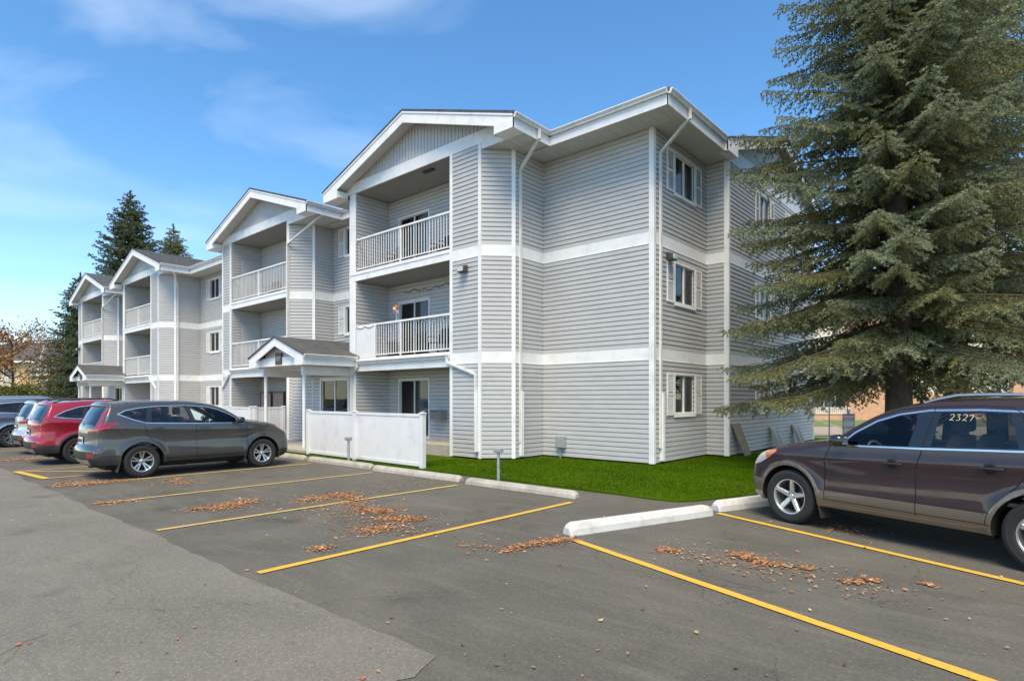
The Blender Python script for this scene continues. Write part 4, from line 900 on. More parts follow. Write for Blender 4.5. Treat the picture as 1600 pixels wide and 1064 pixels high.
def make_wheel(car, x, side, spec):
    r, rr, W = spec['r'], spec['rim'], spec['W']; yc = side * (W - .135); y = lambda h: yc + side * h
    mb = MB(); prof = [(rr - .005, -.10), (rr + .015, -.115), (r - .06, -.122), (r - .018, -.108), (r - .004, -.09), (r, -.05), (r, -.048), (r - .008, -.046), (r - .008, -.036), (r, -.034), (r, -.006), (r - .008, -.004), (r - .008, .006), (r, .008), (r, .034), (r - .008, .036), (r - .008, .046), (r, .048), (r - .004, .09), (r - .018, .108), (r - .045, .120), (r - .06, .122), (r - .063, .119), (rr + .03, .119), (rr + .015, .115), (rr - .005, .10)]
    mb.lathe([(a, side * h) for a, h in prof], 56, 'y', (x, yc, r)); wo = mb.build('wheel', M['tyre'], car, smooth=True, auto=35)
    mb = MB(); mb.lathe([(a, side * h) for a, h in [(rr + .006, .098), (rr + .002, .106), (rr - .010, .104), (rr - .018, .090), (rr - .028, .02), (rr - .028, -.10)]], 56, 'y', (x, yc, r)); mb.build('rim', M['alloy'], wo, smooth=True, auto=40)
    mb = MB(); mb.lathe([(a, side * h) for a, h in [(.001, -.03), (.13, -.03), (.135, -.035), (rr - .03, -.055)]], 40, 'y', (x, yc, r)); mb.build('brake_disc', M['alloy_dark'], wo, smooth=True)
    sp = MB(); st = spec['spokes']; n = st['n']
    def prism(a_in, a_out, w0, w1, r0, r1, h0, h1, th, mi=0):
        ci = Vector((math.cos(a_in), math.sin(a_in))); co = Vector((math.cos(a_out), math.sin(a_out))); p0, p1 = ci * r0, co * r1; d = (p1 - p0).normalized(); q = Vector((-d.y, d.x))
        c4 = [p0 - q * w0, p0 + q * w0, p1 + q * w1, p1 - q * w1]; inn = [p0 - q * w0 * .62, p0 + q * w0 * .62, p1 + q * w1 * .62, p1 - q * w1 * .62]; hs_ = [h0, h0, h1, h1]
        V = [(x + c.x, y(hh - th), r + c.y) for c, hh in zip(c4, hs_)] + [(x + c.x, y(hh - .014), r + c.y) for c, hh in zip(c4, hs_)] + [(x + c.x, y(hh), r + c.y) for c, hh in zip(inn, hs_)]
        F = [(i, (i + 1) % 4, 4 + (i + 1) % 4, 4 + i) for i in range(4)] + [(4 + i, 4 + (i + 1) % 4, 8 + (i + 1) % 4, 8 + i) for i in range(4)] + [(8, 9, 10, 11)]; sp.add(V, F, mi)
    for i in range(n):
        a = 2 * math.pi * i / n + st.get('rot', math.pi / 2)
        if st['type'] == 'single': prism(a, a, .040, .030, .03, rr - .012, .060, .088, .05)
        elif st['type'] == 'split':
            for s in (-1, 1): prism(a + s * .20, a + s * .19, .017, .022, .055, rr - .012, .060, .088, .045)
            prism(a, a, .012, .03, .05, rr - .02, .03, .05, .03, 1)
        else:
            for s in (-1, 1): prism(a + s * .12, a + s * .25, .013, .012, .05, rr - .012, .060, .088, .04)
    sp.lathe([(h, side * k) for h, k in [(.001, .066), (.030, .066), (.034, .062), (.062, .058), (.072, .04), (.072, 0)]], 24, 'y', (x, yc, r))
    for i in range(5):
        a = 2 * math.pi * (i + .5) / 5 + math.pi / 2; sp.lathe([(.001, side * .064), (.010, side * .064), (.011, side * .045)], 8, 'y', (x + .050 * math.cos(a), yc, r + .050 * math.sin(a)), 1)
    sp.build('spokes', [M['alloy'], M['alloy_dark']], wo)

def make_car(name, label, spec, loc, rz):
    car = empty(name, loc, rz, local=True); tag(car, label, 'car', 'parked cars')
    W, wb, r, ra, zs = spec['W'], spec['wb'], spec['r'], spec['ra'], spec['sill']
    raw = spec['top']; dense = catmull([(p[0], p[1], p[2], p[3]) for p in raw], .03)
    E = np.array([d[0] for d in dense]); segs = [raw[d[1]][4] for d in dense]
    bx, bz = zip(*spec['belt']); belt = lambda x: np.interp(x, bx[::-1] if bx[0] > bx[-1] else bx, bz[::-1] if bx[0] > bx[-1] else bz)
    xf, xr = E[:, 0].max(), E[:, 0].min()
    def hw(x, z):
        x = np.asarray(x, float); z = np.asarray(z, float); w_ = np.full(x.shape, W)
        t = np.clip((x - (wb - .30)) / (xf - wb + .30), 0, 1); w_ -= spec.get('ft', .13) * t ** 2.4
        t = np.clip((.35 - x) / (.35 - xr), 0, 1); w_ -= spec.get('rt', .10) * t ** 2.2
        zb = belt(x); up = np.clip(z - zb, 0, None); w_ -= spec.get('tum', .30) * up * (1 + .35 * up)
        dn = np.clip(zb - z, 0, None); w_ += .018 * np.clip(dn / .25, 0, 1) - .018
        sh = spec.get('shoulder', .24); w_ += .014 * np.exp(-((dn - sh) / .05) ** 2) * (z < zb)
        w_ -= .016 * np.exp(-((dn - sh - .22) / .16) ** 2) * (z < zb)
        w_ -= .07 * np.clip((.50 - z) / .25, 0, 1) ** 2
        for cx_ in (0, wb): w_ += .020 * np.exp(-((np.hypot(x - cx_, z - r) - ra - .02) / .055) ** 2) * (z > .3)
        # rounding along the silhouette
        dd = np.full(x.shape, 9.); rad = np.full(x.shape, .1)
        A_, B_ = E[:-1, :2], E[1:, :2]
        for i in range(len(A_)):
            ab = B_[i] - A_[i]; q = ((x - A_[i, 0]) * ab[0] + (z - A_[i, 1]) * ab[1]) / max(1e-9, ab @ ab); q = np.clip(q, 0, 1)
            d_ = np.hypot(x - A_[i, 0] - q * ab[0], z - A_[i, 1] - q * ab[1]); k = d_ < dd; dd = np.where(k, d_, dd); rad = np.where(k, E[i, 3], rad)
        k = np.clip((rad - dd) / rad, 0, 1); w_ -= rad * (1 - np.sqrt(np.clip(1 - k * k, 0, 1)))
        return w_
    # side outline
    xrb, xfb = E[-1, 0], E[0, 0]; th = math.asin(np.clip((zs - r) / ra, -1, 1)); zl = spec.get('bumper_z', zs); thr = math.asin(np.clip((E[-1, 1] - r) / ra, -.99, 1)); thf = math.asin(np.clip((E[0, 1] - r) / ra, -.99, 1))
    bottom = [(E[-1, 0], E[-1, 1])] + arc(0, r, ra, math.pi - thr, th, 22) + arc(wb, r, ra, math.pi - th, thf, 22)
    outline = [tuple(p) for p in E[:, :2]][:-1] + bottom; outline = [p for i, p in enumerate(outline) if i == 0 or math.hypot(p[0] - outline[i - 1][0], p[1] - outline[i - 1][1]) > 1e-4]
    regs = spec['regions']; pts, edges = [], []
    def add_loop(poly, step):
        q = resample(poly, step); k = len(pts); pts.extend(q); edges.extend((k + i, k + (i + 1) % len(q)) for i in range(len(q)))
    add_loop(outline, .035)
    for lab, poly, *_ in regs: add_loop(poly, .045)
    oa = np.array(outline); gx, gz = np.meshgrid(np.arange(oa[:, 0].min(), oa[:, 0].max(), .045), np.arange(oa[:, 1].min(), oa[:, 1].max(), .045)); gx = gx.ravel(); gz = gz.ravel()
    k = in_poly(gx, gz, outline); pts.extend(zip(gx[k], gz[k]))
    for dd in (.008, .022, .045, .075):     # rings for the rounded silhouette
        q = offset_poly([tuple(p) for p in E[:, :2]] + [(xrb, .2), (xfb, .2)], -dd)[:-2]; q = np.array(q); kk = in_poly(q[:, 0], q[:, 1], outline); pts.extend(map(tuple, q[kk]))
    vo, _, fo, *_r = delaunay_2d_cdt([Vector(p) for p in pts], edges, [], 0, 1e-4)
    V2 = np.array([(p.x, p.y) for p in vo]); T = np.array([f for f in fo if len(f) == 3]); cen = V2[T].mean(1)
    T = T[in_poly(cen[:, 0], cen[:, 1], outline)]; cen = V2[T].mean(1); lab = np.zeros(len(T), int); names = ['body']
    for L_, poly, *_ in regs:
        if L_ not in names: names.append(L_)
        lab[in_poly(cen[:, 0], cen[:, 1], poly)] = names.index(L_)
    HW = hw(V2[:, 0], V2[:, 1]); LM = spec['mats']; parts = {}
    def emit(name_, V, F, m_, parent):
        mb = MB(); used = sorted({i for f in F for i in f}); mp_ = {u: i for i, u in enumerate(used)}; mb.v = [tuple(V[u]) for u in used]; mb.f = [tuple(mp_[i] for i in f) for f in F]; mb.m = [0] * len(mb.f)
        return mb.build(name_, m_, parent, smooth=True, recalc=False)
    # strip over the car
    tl = sorted(set([-1, -.985, -.95, -.9, -.8, -.65, -.45, -.22, 0, .22, .45, .65, .8, .9, .95, .985, 1] + [s * v for v in spec.get('tlines', []) for s in (-1, 1)]))
    d = np.gradient(E[:, :2], axis=0); d /= np.linalg.norm(d, axis=1)[:, None]; nrm = np.stack([d[:, 1], -d[:, 0]], 1); we = hw(E[:, 0], E[:, 1]); SV = []
    for i in range(len(E)):
        for t in tl:
            q = E[i, :2] + nrm[i] * E[i, 2] * (1 - abs(t) ** spec.get('pw', 2.6)); SV.append((q[0], t * we[i], q[1]))
    nt_ = len(tl); SF = {}
    for i in range(len(E) - 1):
        for j in range(nt_ - 1):
            tm = (tl[j] + tl[j + 1]) / 2; zc = (E[i, 1] + E[i + 1, 1]) / 2; L_ = spec['classify'](segs[i], tm, zc, E[i, 0]); L_ = L_ if L_ == 'body' else L_ + ('#f' if E[i, 0] > 1 else '#r') + (('L' if tm > 0 else 'R') if L_ in ('tail_s', 'lamp', 'reflector', 'spoiler') else ''); SF.setdefault(L_, []).append((i * nt_ + j, i * nt_ + j + 1, (i + 1) * nt_ + j + 1, (i + 1) * nt_ + j))
    # body mesh: painted strip + painted sides
    V = list(SV); F = list(SF.pop('body', [])); off = {}
    for s in (-1, 1):
        k = len(V); V += [(a, s * h, b_) for (a, b_), h in zip(V2, HW)]; tri = T[lab == 0]; F += [tuple(int(i) + k for i in (f if s < 0 else f[::-1])) for f in tri]
    body = emit('body', V, F, M[spec['paint']], car)
    for L_, F_ in SF.items():
        nm, m_ = LM[L_.split('#')[0]]; emit(nm, SV, F_, M[m_], car)
    order = [n_ for n_ in names[1:]]
    for s in (-1, 1):
        made = {}
        for L_ in order:
            nm, m_, par, dd = spec['side'][L_.split('#')[0]]; V = [(a, s * (h + dd), b_) for (a, b_), h in zip(V2, HW)]; tri = T[lab == names.index(L_)]
            if len(tri) == 0: continue
            made[L_] = emit(nm, V, [tuple(int(i) for i in (f if s < 0 else f[::-1])) for f in tri], M[m_], made.get(par, car) if par else car)
        for q in spec.get('handles', []):
            x, z = q; h = float(hw(np.array([x]), np.array([z]))[0]); mb = MB()
            mb.hexa([(x - .11, s * (h + .012), z - .014), (x + .11, s * (h + .012), z - .014), (x + .11, s * (h + .036), z - .010), (x - .11, s * (h + .036), z - .010), (x - .11, s * (h + .012), z + .014), (x + .11, s * (h + .012), z + .014), (x + .11, s * (h + .036), z + .010), (x - .11, s * (h + .036), z + .010)])
            for e in (-.09, .09): mb.box(x + e - .014, x + e + .014, min(s * (h - .01), s * (h + .02)), max(s * (h - .01), s * (h + .02)), z - .011, z + .011)
            mb.build('door_handle', M[spec.get('handle_mat', spec['paint'])], car, bevel=.006, smooth=True, auto=50)
        # mirror
        x, z = spec['mirror']; h = float(hw(np.array([x]), np.array([z]))[0]); mb = MB()
        rows = [(-.085, .62, .62), (-.04, .95, .95), (.02, 1, 1), (.07, .88, .9), (.10, .5, .55)]; k0 = len(mb.v); n = 14
        for (dx, sy, sz) in rows:
            for j in range(n):
                a = 2 * math.pi * j / n; cy = math.copysign(abs(math.cos(a)) ** .6, math.cos(a)); sn = math.copysign(abs(math.sin(a)) ** .6, math.sin(a)); mb.v.append((x + dx, s * (h + .155 + .105 * sy * cy), z + .06 + .075 * sz * sn))
        for i in range(len(rows) - 1):
            for j in range(n): mb.f.append((i * n + j, i * n + (j + 1) % n, (i + 1) * n + (j + 1) % n, (i + 1) * n + j)); mb.m.append(0)
        mb.f += [tuple(range(n)), tuple(range(len(rows) * n - 1, (len(rows) - 1) * n - 1, -1))]; mb.m += [0, 0]
        mo = mb.build('mirror', M[spec.get('mirror_mat', spec['paint'])], car, smooth=True, auto=60)
        mb = MB(); mb.bar((x, s * (h - .02), z - .01), (x, s * (h + .10), z + .01), .07, .035); mb.build('mirror_arm', M['black_plastic'], mo)
        mb = MB(); mb.add([(x - .086, s * (h + .155 + a_ * .055), z + .06 + b_ * .042) for a_, b_ in ((-1, -1), (1, -1), (1, 1), (-1, 1))], [(0, 1, 2, 3)]); mb.build('mirror_glass', M['chrome'], mo, recalc=False)
        # roof rail
        if spec.get('rail'):
            x0, x1, z0_, dy = spec['rail'][:4]; mm = spec['rail'][4]; P_ = []
            for i in range(13):
                f_ = i / 12; xx = x0 + (x1 - x0) * f_; iE = np.argmin(np.abs(E[:, 0] - xx) + (E[:, 1] < 1.35) * 9); zz = E[iE, 1]; lift = .055 * min(1, 6 * f_, 6 * (1 - f_)); P_.append((xx, s * (we[iE] - .03 - dy), zz + .012 + lift))
            mb = MB(); mb.tube(P_, [.012] + [.02] * 11 + [.012], 8); mb.build('roof_rail', M[mm], car, smooth=True, auto=60)
        for xw in (0, wb): make_wheel(car, xw, s, spec)
        # arch liner
        for cx_ in (0, wb):
            mb = MB(); A_ = arc(cx_, r, ra + .004, -.15, math.pi + .15, 24); B_ = A_; hy = hw(np.array([p[0] for p in A_]), np.array([p[1] for p in A_]))
            hy = np.minimum(hy - .004, W); mb.add([(p[0], s * h_, p[1]) for p, h_ in zip(A_, hy)] + [(p[0], s * (W - .34), p[1]) for p in A_], [(i, i + 1, i + 26, i + 25) for i in range(24)] + [tuple(range(25, 50))])
            mb.build('wheel_well', M['seam'], car, recalc=False)
        if spec.get('flaps'):
            for cx_ in (0, wb):
                xx = cx_ - ra - .01; mb = MB(); mb.hexa([(xx - .05, s * (W - .22), .16), (xx - .03, s * (W - .22), .16), (xx - .03, s * (W - .01), .16), (xx - .05, s * (W - .01), .16), (xx + .02, s * (W - .22), .46), (xx + .04, s * (W - .22), .46), (xx + .04, s * (W + .004), .46), (xx + .02, s * (W + .004), .46)]); mb.build('mud_flap', M['black_plastic'], car, bevel=.006)
    # underbody
    mb = MB(); mb.box(xr + .25, xf - .2, -(W - .30), W - .30, .20, .62); mb.box(ra + .05, wb - ra - .05, -(W - .2), W - .2, .25, .40); mb.box(xr + .22, -ra - .03, -(W - .2), W - .2, .25, .5); mb.box(wb + ra + .03, xf - .2, -(W - .24), W - .24, .25, .5); mb.build('underbody', M['seam'], car)
    # interior
    mb = MB(); mb.box(.1, wb - .75, -(W - .16), W - .16, .62, .66); mb.box(-.6, .1, -(W - .22), W - .22, .62, .80); mb.build('cabin_floor', M['interior_dark'], car)
    for sy in (-.36, .36):
        mb = MB(); xs = wb * .5 - .05; mb.box(xs - .25, xs + .28, sy - .25, sy + .25, .66, .86); mb.hexa([(xs - .30, sy - .25, .80), (xs - .14, sy - .25, .80), (xs - .14, sy + .25, .80), (xs - .30, sy + .25, .80), (xs - .48, sy - .20, 1.32), (xs - .36, sy - .20, 1.32), (xs - .36, sy + .20, 1.32), (xs - .48, sy + .20, 1.32)]); mb.box(xs - .50, xs - .38, sy - .12, sy + .12, 1.36, 1.54); mb.build('seat', M['interior'], car, bevel=.04, smooth=True)
    mb = MB(); xs = .25; mb.box(xs - .2, xs + .35, -.62, .62, .66, .88); mb.hexa([(xs - .30, -.62, .80), (xs - .14, -.62, .80), (xs - .14, .62, .80), (xs - .30, .62, .80), (xs - .48, -.56, 1.28), (xs - .38, -.56, 1.28), (xs - .38, .56, 1.28), (xs - .48, .56, 1.28)]); mb.build('rear_seat', M['interior'], car, bevel=.04, smooth=True)
    mb = MB(); xd = wb - .72; mb.hexa([(xd, -(W - .18), .70), (xd + .5, -(W - .2), .70), (xd + .5, W - .2, .70), (xd, W - .18, .70), (xd + .03, -(W - .20), 1.06), (xd + .42, -(W - .26), 1.05), (xd + .42, W - .26, 1.05), (xd + .03, W - .20, 1.06)]); mb.build('dashboard', M['interior_dark'], car, bevel=.04, smooth=True)
    mb = MB(); mb.tube([(xd - .16 + .05 * math.sin(a), .36 + .19 * math.cos(a), 1.0 + .18 * math.sin(a)) for a in [i * math.pi / 12 for i in range(25)]], .016, 8); mb.tube([(xd - .16, .17, 1.0), (xd - .16, .55, 1.0)], .014, 6); mb.tube([(xd - .14, .36, 1.0), (xd + .05, .36, .92)], .025, 8); mb.build('steering_wheel', M['interior_dark'], car, smooth=True)
    car['spec_w'] = W
    return car, hw, body

# ---- maroon crossover on the right
def ver_spec():
    belt = [(2.6, 1.13), (2.03, 1.14), (1.11, 1.175), (.2, 1.215), (-.5, 1.25), (-1.2, 1.26)]
    dlo = [(2.07, 1.152), (1.11, 1.183), (.2, 1.222), (-.40, 1.252), (-.58, 1.34), (-.66, 1.42), (-.60, 1.475), (-.3, 1.55), (.2, 1.60), (.6, 1.612), (1.1, 1.598), (1.42, 1.545), (1.66, 1.46), (1.90, 1.31)]
    wb, r, ra = 2.82, .375, .440
    chrome = offset_poly(dlo, .021); inner = dlo
    fwin = clip_half(offset_poly(dlo, -.012), (1.26, 1.0), (1.16, 1.7)); fwin = [p for p in fwin]
    fwin = clip_half(offset_poly(dlo, -.012), (1.19, 1.7), (1.27, 1.1))
    rwin = clip_half(clip_half(offset_poly(dlo, -.012), (.98, 1.1), (.90, 1.7)), (.34, 1.7), (.10, 1.1))
    rwin = clip_half(clip_half(offset_poly(dlo, -.016), (1.03, 1.1), (.965, 1.7)), (.36, 1.7), (.17, 1.1))
    qwin = clip_half(offset_poly(dlo, -.016), (.10, 1.1), (.28, 1.7))
    fl_f = arc(wb, r, ra + .056, -.10, math.pi + .1, 26) + arc(wb, r, ra - .02, math.pi + .1, -.10, 26)
    fl_r = arc(0, r, ra + .056, -.10, math.pi + .1, 26) + arc(0, r, ra - .02, math.pi + .1, -.10, 26)
    low = [(ra - .02, .20), (wb - ra + .02, .20), (wb - ra - .03, .545), (ra + .02, .545)]
    bf = [(wb + ra - .08, .15), (3.8, .15), (3.8, .60), (wb + ra - .02, .585)]; br = [(-1.3, .15), (-ra + .08, .15), (-ra + .0, .56), (-1.3, .58)]
    fdoor = [(2.275, .42), (1.172, .42), (1.18, .91), (1.115, 1.17), (1.05, 1.63), (1.45, 1.60), (1.70, 1.50), (1.95, 1.33), (2.13, 1.15), (2.275, .95)]
    rdoor = [(1.166, .42), (.50, .42), (.47, .56), (.40, .66), (.25, .84), (.12, 1.08), (.17, 1.25), (.31, 1.625), (.6, 1.64), (1.042, 1.632), (1.107, 1.17), (1.172, .91)]
    light = [(3.60, .775), (3.56, .83), (3.42, .925), (3.20, 1.0), (3.05, 1.02), (3.02, .995), (3.14, .905), (3.34, .80), (3.48, .765)]
    amber = [(3.24, .955), (3.20, 1.0), (3.05, 1.02), (3.02, .995), (3.14, .905), (3.20, .87)]
    tail = [(-1.2, .98), (-.92, .98), (-.80, 1.06), (-.78, 1.2), (-1.2, 1.22)]
    regs = [('fdoor', fdoor), ('rdoor', rdoor), ('chrome', chrome), ('pillar', inner), ('fwin', fwin), ('rwin', rwin), ('qwin', qwin), ('light', light), ('amber', amber), ('tail', tail),
            ('clad', low), ('bclad#0', bf), ('bclad#1', br), ('flare#0', fl_f), ('flare#1', fl_r)]
    s1 = ribbon([(2.28, .42), (2.28, .95), (2.22, 1.11), (2.12, 1.19), (1.93, 1.345), (1.68, 1.515), (1.43, 1.615), (1.1, 1.652), (.6, 1.668), (.33, 1.655), (.24, 1.60)], .008)
    s2 = ribbon([(1.169, .40), (1.176, .91), (1.111, 1.155)], .009); s2b = ribbon([(1.111, 1.20), (1.046, 1.655)], .009); s3 = ribbon([(.24, 1.60), (.17, 1.44), (.07, 1.20), (.08, 1.08), (.22, .86), (.40, .66), (.47, .56), (.49, .42)], .008)
    s4 = ribbon([(2.30, .425), (.45, .425)], .008); s5 = ribbon([(2.9, 1.055), (3.05, 1.03)], .006)
    s6 = ribbon([(2.34, .545), (.45, .545)], .006); s7 = ribbon([(wb + ra + .05, .59), (3.65, .60)], .006); s8 = ribbon([(3.10, .885), (3.02, .78)], .006)
    regs += [('seam#%d' % i, s) for i, s in enumerate((s1, s2, s2b, s3, s4, s6, s7))]
    hand = [(1.55, .985), (1.31, .985), (1.31, .915), (1.37, .885), (1.49, .885), (1.55, .915)]
    hand2 = [(a - .98, b_ + .045) for a, b_ in hand]
    regs += [('pocket#0', arc(1.43, .965, .06, 0, 2 * math.pi, 14)[:-1]), ('pocket#1', arc(.45, 1.005, .06, 0, 2 * math.pi, 14)[:-1])]
    top = [(3.42, .27, .10, .10, 'bumper'), (3.52, .34, .13, .13, 'bumper'), (3.565, .47, .15, .15, 'bumper'), (3.57, .60, .15, .15, 'nose'), (3.55, .72, .15, .14, 'nose'), (3.50, .82, .12, .12, 'nose'), (3.38, .93, .09, .10, 'hood'), (3.2, 1.0, .07, .09, 'hood'), (2.9, 1.07, .06, .08, 'hood'), (2.6, 1.115, .06, .07, 'hood'), (2.30, 1.165, .06, .05, 'hood'),
           (2.20, 1.20, .07, .04, 'wind'), (2.02, 1.335, .09, .035, 'wind'), (1.80, 1.48, .08, .035, 'wind'), (1.58, 1.595, .06, .04, 'wind'), (1.38, 1.66, .045, .05, 'roof'), (1.1, 1.70, .04, .06, 'roof'), (.7, 1.72, .04, .06, 'roof'), (.2, 1.715, .04, .06, 'roof'), (-.3, 1.69, .04, .06, 'roof'), (-.66, 1.65, .05, .05, 'roof'),
           (-.80, 1.60, .07, .06, 'rglass'), (-.92, 1.42, .10, .08, 'rglass'), (-1.02, 1.22, .10, .10, 'tailg'), (-1.06, 1.0, .10, .12, 'tailg'), (-1.07, .80, .10, .12, 'tailg'), (-1.10, .66, .11, .12, 'bumper'), (-1.10, .5, .11, .12, 'bumper'), (-1.05, .38, .10, .1, 'bumper'), (-.95, .30, .06, .08, 'bumper')]
    def cls(seg, t, z, x):
        a = abs(t)
        if seg == 'wind': return 'windshield' if a < .95 and z < 1.63 else 'body'
        if seg == 'rglass': return 'rear_glass' if a < .86 and z > 1.24 else 'body'
        if seg == 'bumper': return 'bclad_s' if z < .58 else 'body'
        if seg == 'nose' and a < .45 and .60 < z < .80: return 'grille'
        if seg in ('nose',) and a > .62 and z > .74: return 'lamp'
        if seg == 'tailg' and a > .7 and .98 < z < 1.2: return 'tail_s'
        return 'body'
    return dict(W=.955, wb=wb, r=r, rim=.240, ra=ra, sill=.32, belt=belt, top=top, regions=regs, classify=cls, tlines=[.86, .62, .7], paint='paint_maroon', tum=.34, shoulder=.17,
                mats=dict(windshield=('windshield', 'glass_clear'), rear_glass=('rear_window', 'glass_dark'), bclad_s=('bumper_cladding', 'paint_tan'), grille=('grille', 'gloss_black'), lamp=('headlight', 'lens_clear'), tail_s=('tail_light', 'lens_red')),
                side=dict(fdoor=('front_door', 'paint_maroon', None, 0), rdoor=('rear_door', 'paint_maroon', None, 0), chrome=('chrome_trim', 'chrome', None, .004), pillar=('window_pillar', 'gloss_black', None, 0), fwin=('window', 'glass_clear', 'fdoor', -.004), rwin=('window', 'glass_dark', 'rdoor', -.004), qwin=('quarter_window', 'glass_dark', None, -.004),
                          light=('headlight', 'lens_clear', None, .002), amber=('turn_signal', 'lens_amber', None, .003), tail=('tail_light', 'lens_red', None, .002), clad=('door_cladding', 'paint_tan', None, .010), bclad=('bumper_cladding', 'paint_tan', None, .0), flare=('wheel_flare', 'paint_tan', None, .010), seam=('seam', 'seam', None, .0035), pocket=('handle_pocket', 'seam', None, .001)),
                handles=[(1.41, .975), (.43, 1.015)], mirror=(2.00, 1.155), mirror_mat='gloss_black', rail=(1.25, -.75, 1.7, .05, 'alloy'), flaps=True, spokes=dict(type='single', n=5, rot=math.pi / 2 + .08))
hd = R(180 - 20.3)
vs_ = ver_spec(); dv = Vector((math.cos(hd), math.sin(hd)))          # heading (rear -> front)
fw_ = Vector((-2.50, 8.73)); rgt = Vector((dv.y, -dv.x)); left = -rgt   # contact point of the left front tyre's outer face
o_ = fw_ - dv * vs_['wb'] - left * (vs_['W'] - .015)
ver, ver_hw, _ = make_car('suv', 'dark maroon crossover with tan lower cladding parked by the white wheel stop', vs_, (o_.x, o_.y, 0), hd)
# yellow chalk number on the rear side window
def chalk():
    D = {'2': [(0, .8), (.15, 1), (.45, 1), (.55, .75), (.4, .45), (.05, .1), (0, 0), (.2, .12), (.6, .02)], '3': [(0, .95), (.45, 1), (.25, .6), (.5, .45), (.45, .1), (0, .05)], '7': [(0, .75), (.25, .95), (.5, .8), (.35, .4), (.2, 0)], '-': [(0, .45), (.35, .55)]}
    mb = MB(); x = .885; z0 = 1.500
    for ch in '2327-':
        s = .068; pts = [(x - p[0] * s, z0 + p[1] * s) for p in D[ch]]; pts = [tuple(p) for p, _ in catmull(pts, .008)]; P_ = []
        h = ver_hw(np.array([p[0] for p in pts]), np.array([p[1] for p in pts])); mb.tube([(p[0], hh + .001, p[1]) for p, hh in zip(pts, h)], .0036, 5); x -= .063 if ch != '-' else .04
    o = mb.build('chalk_number', M['marker'], ver, smooth=True)
chalk()

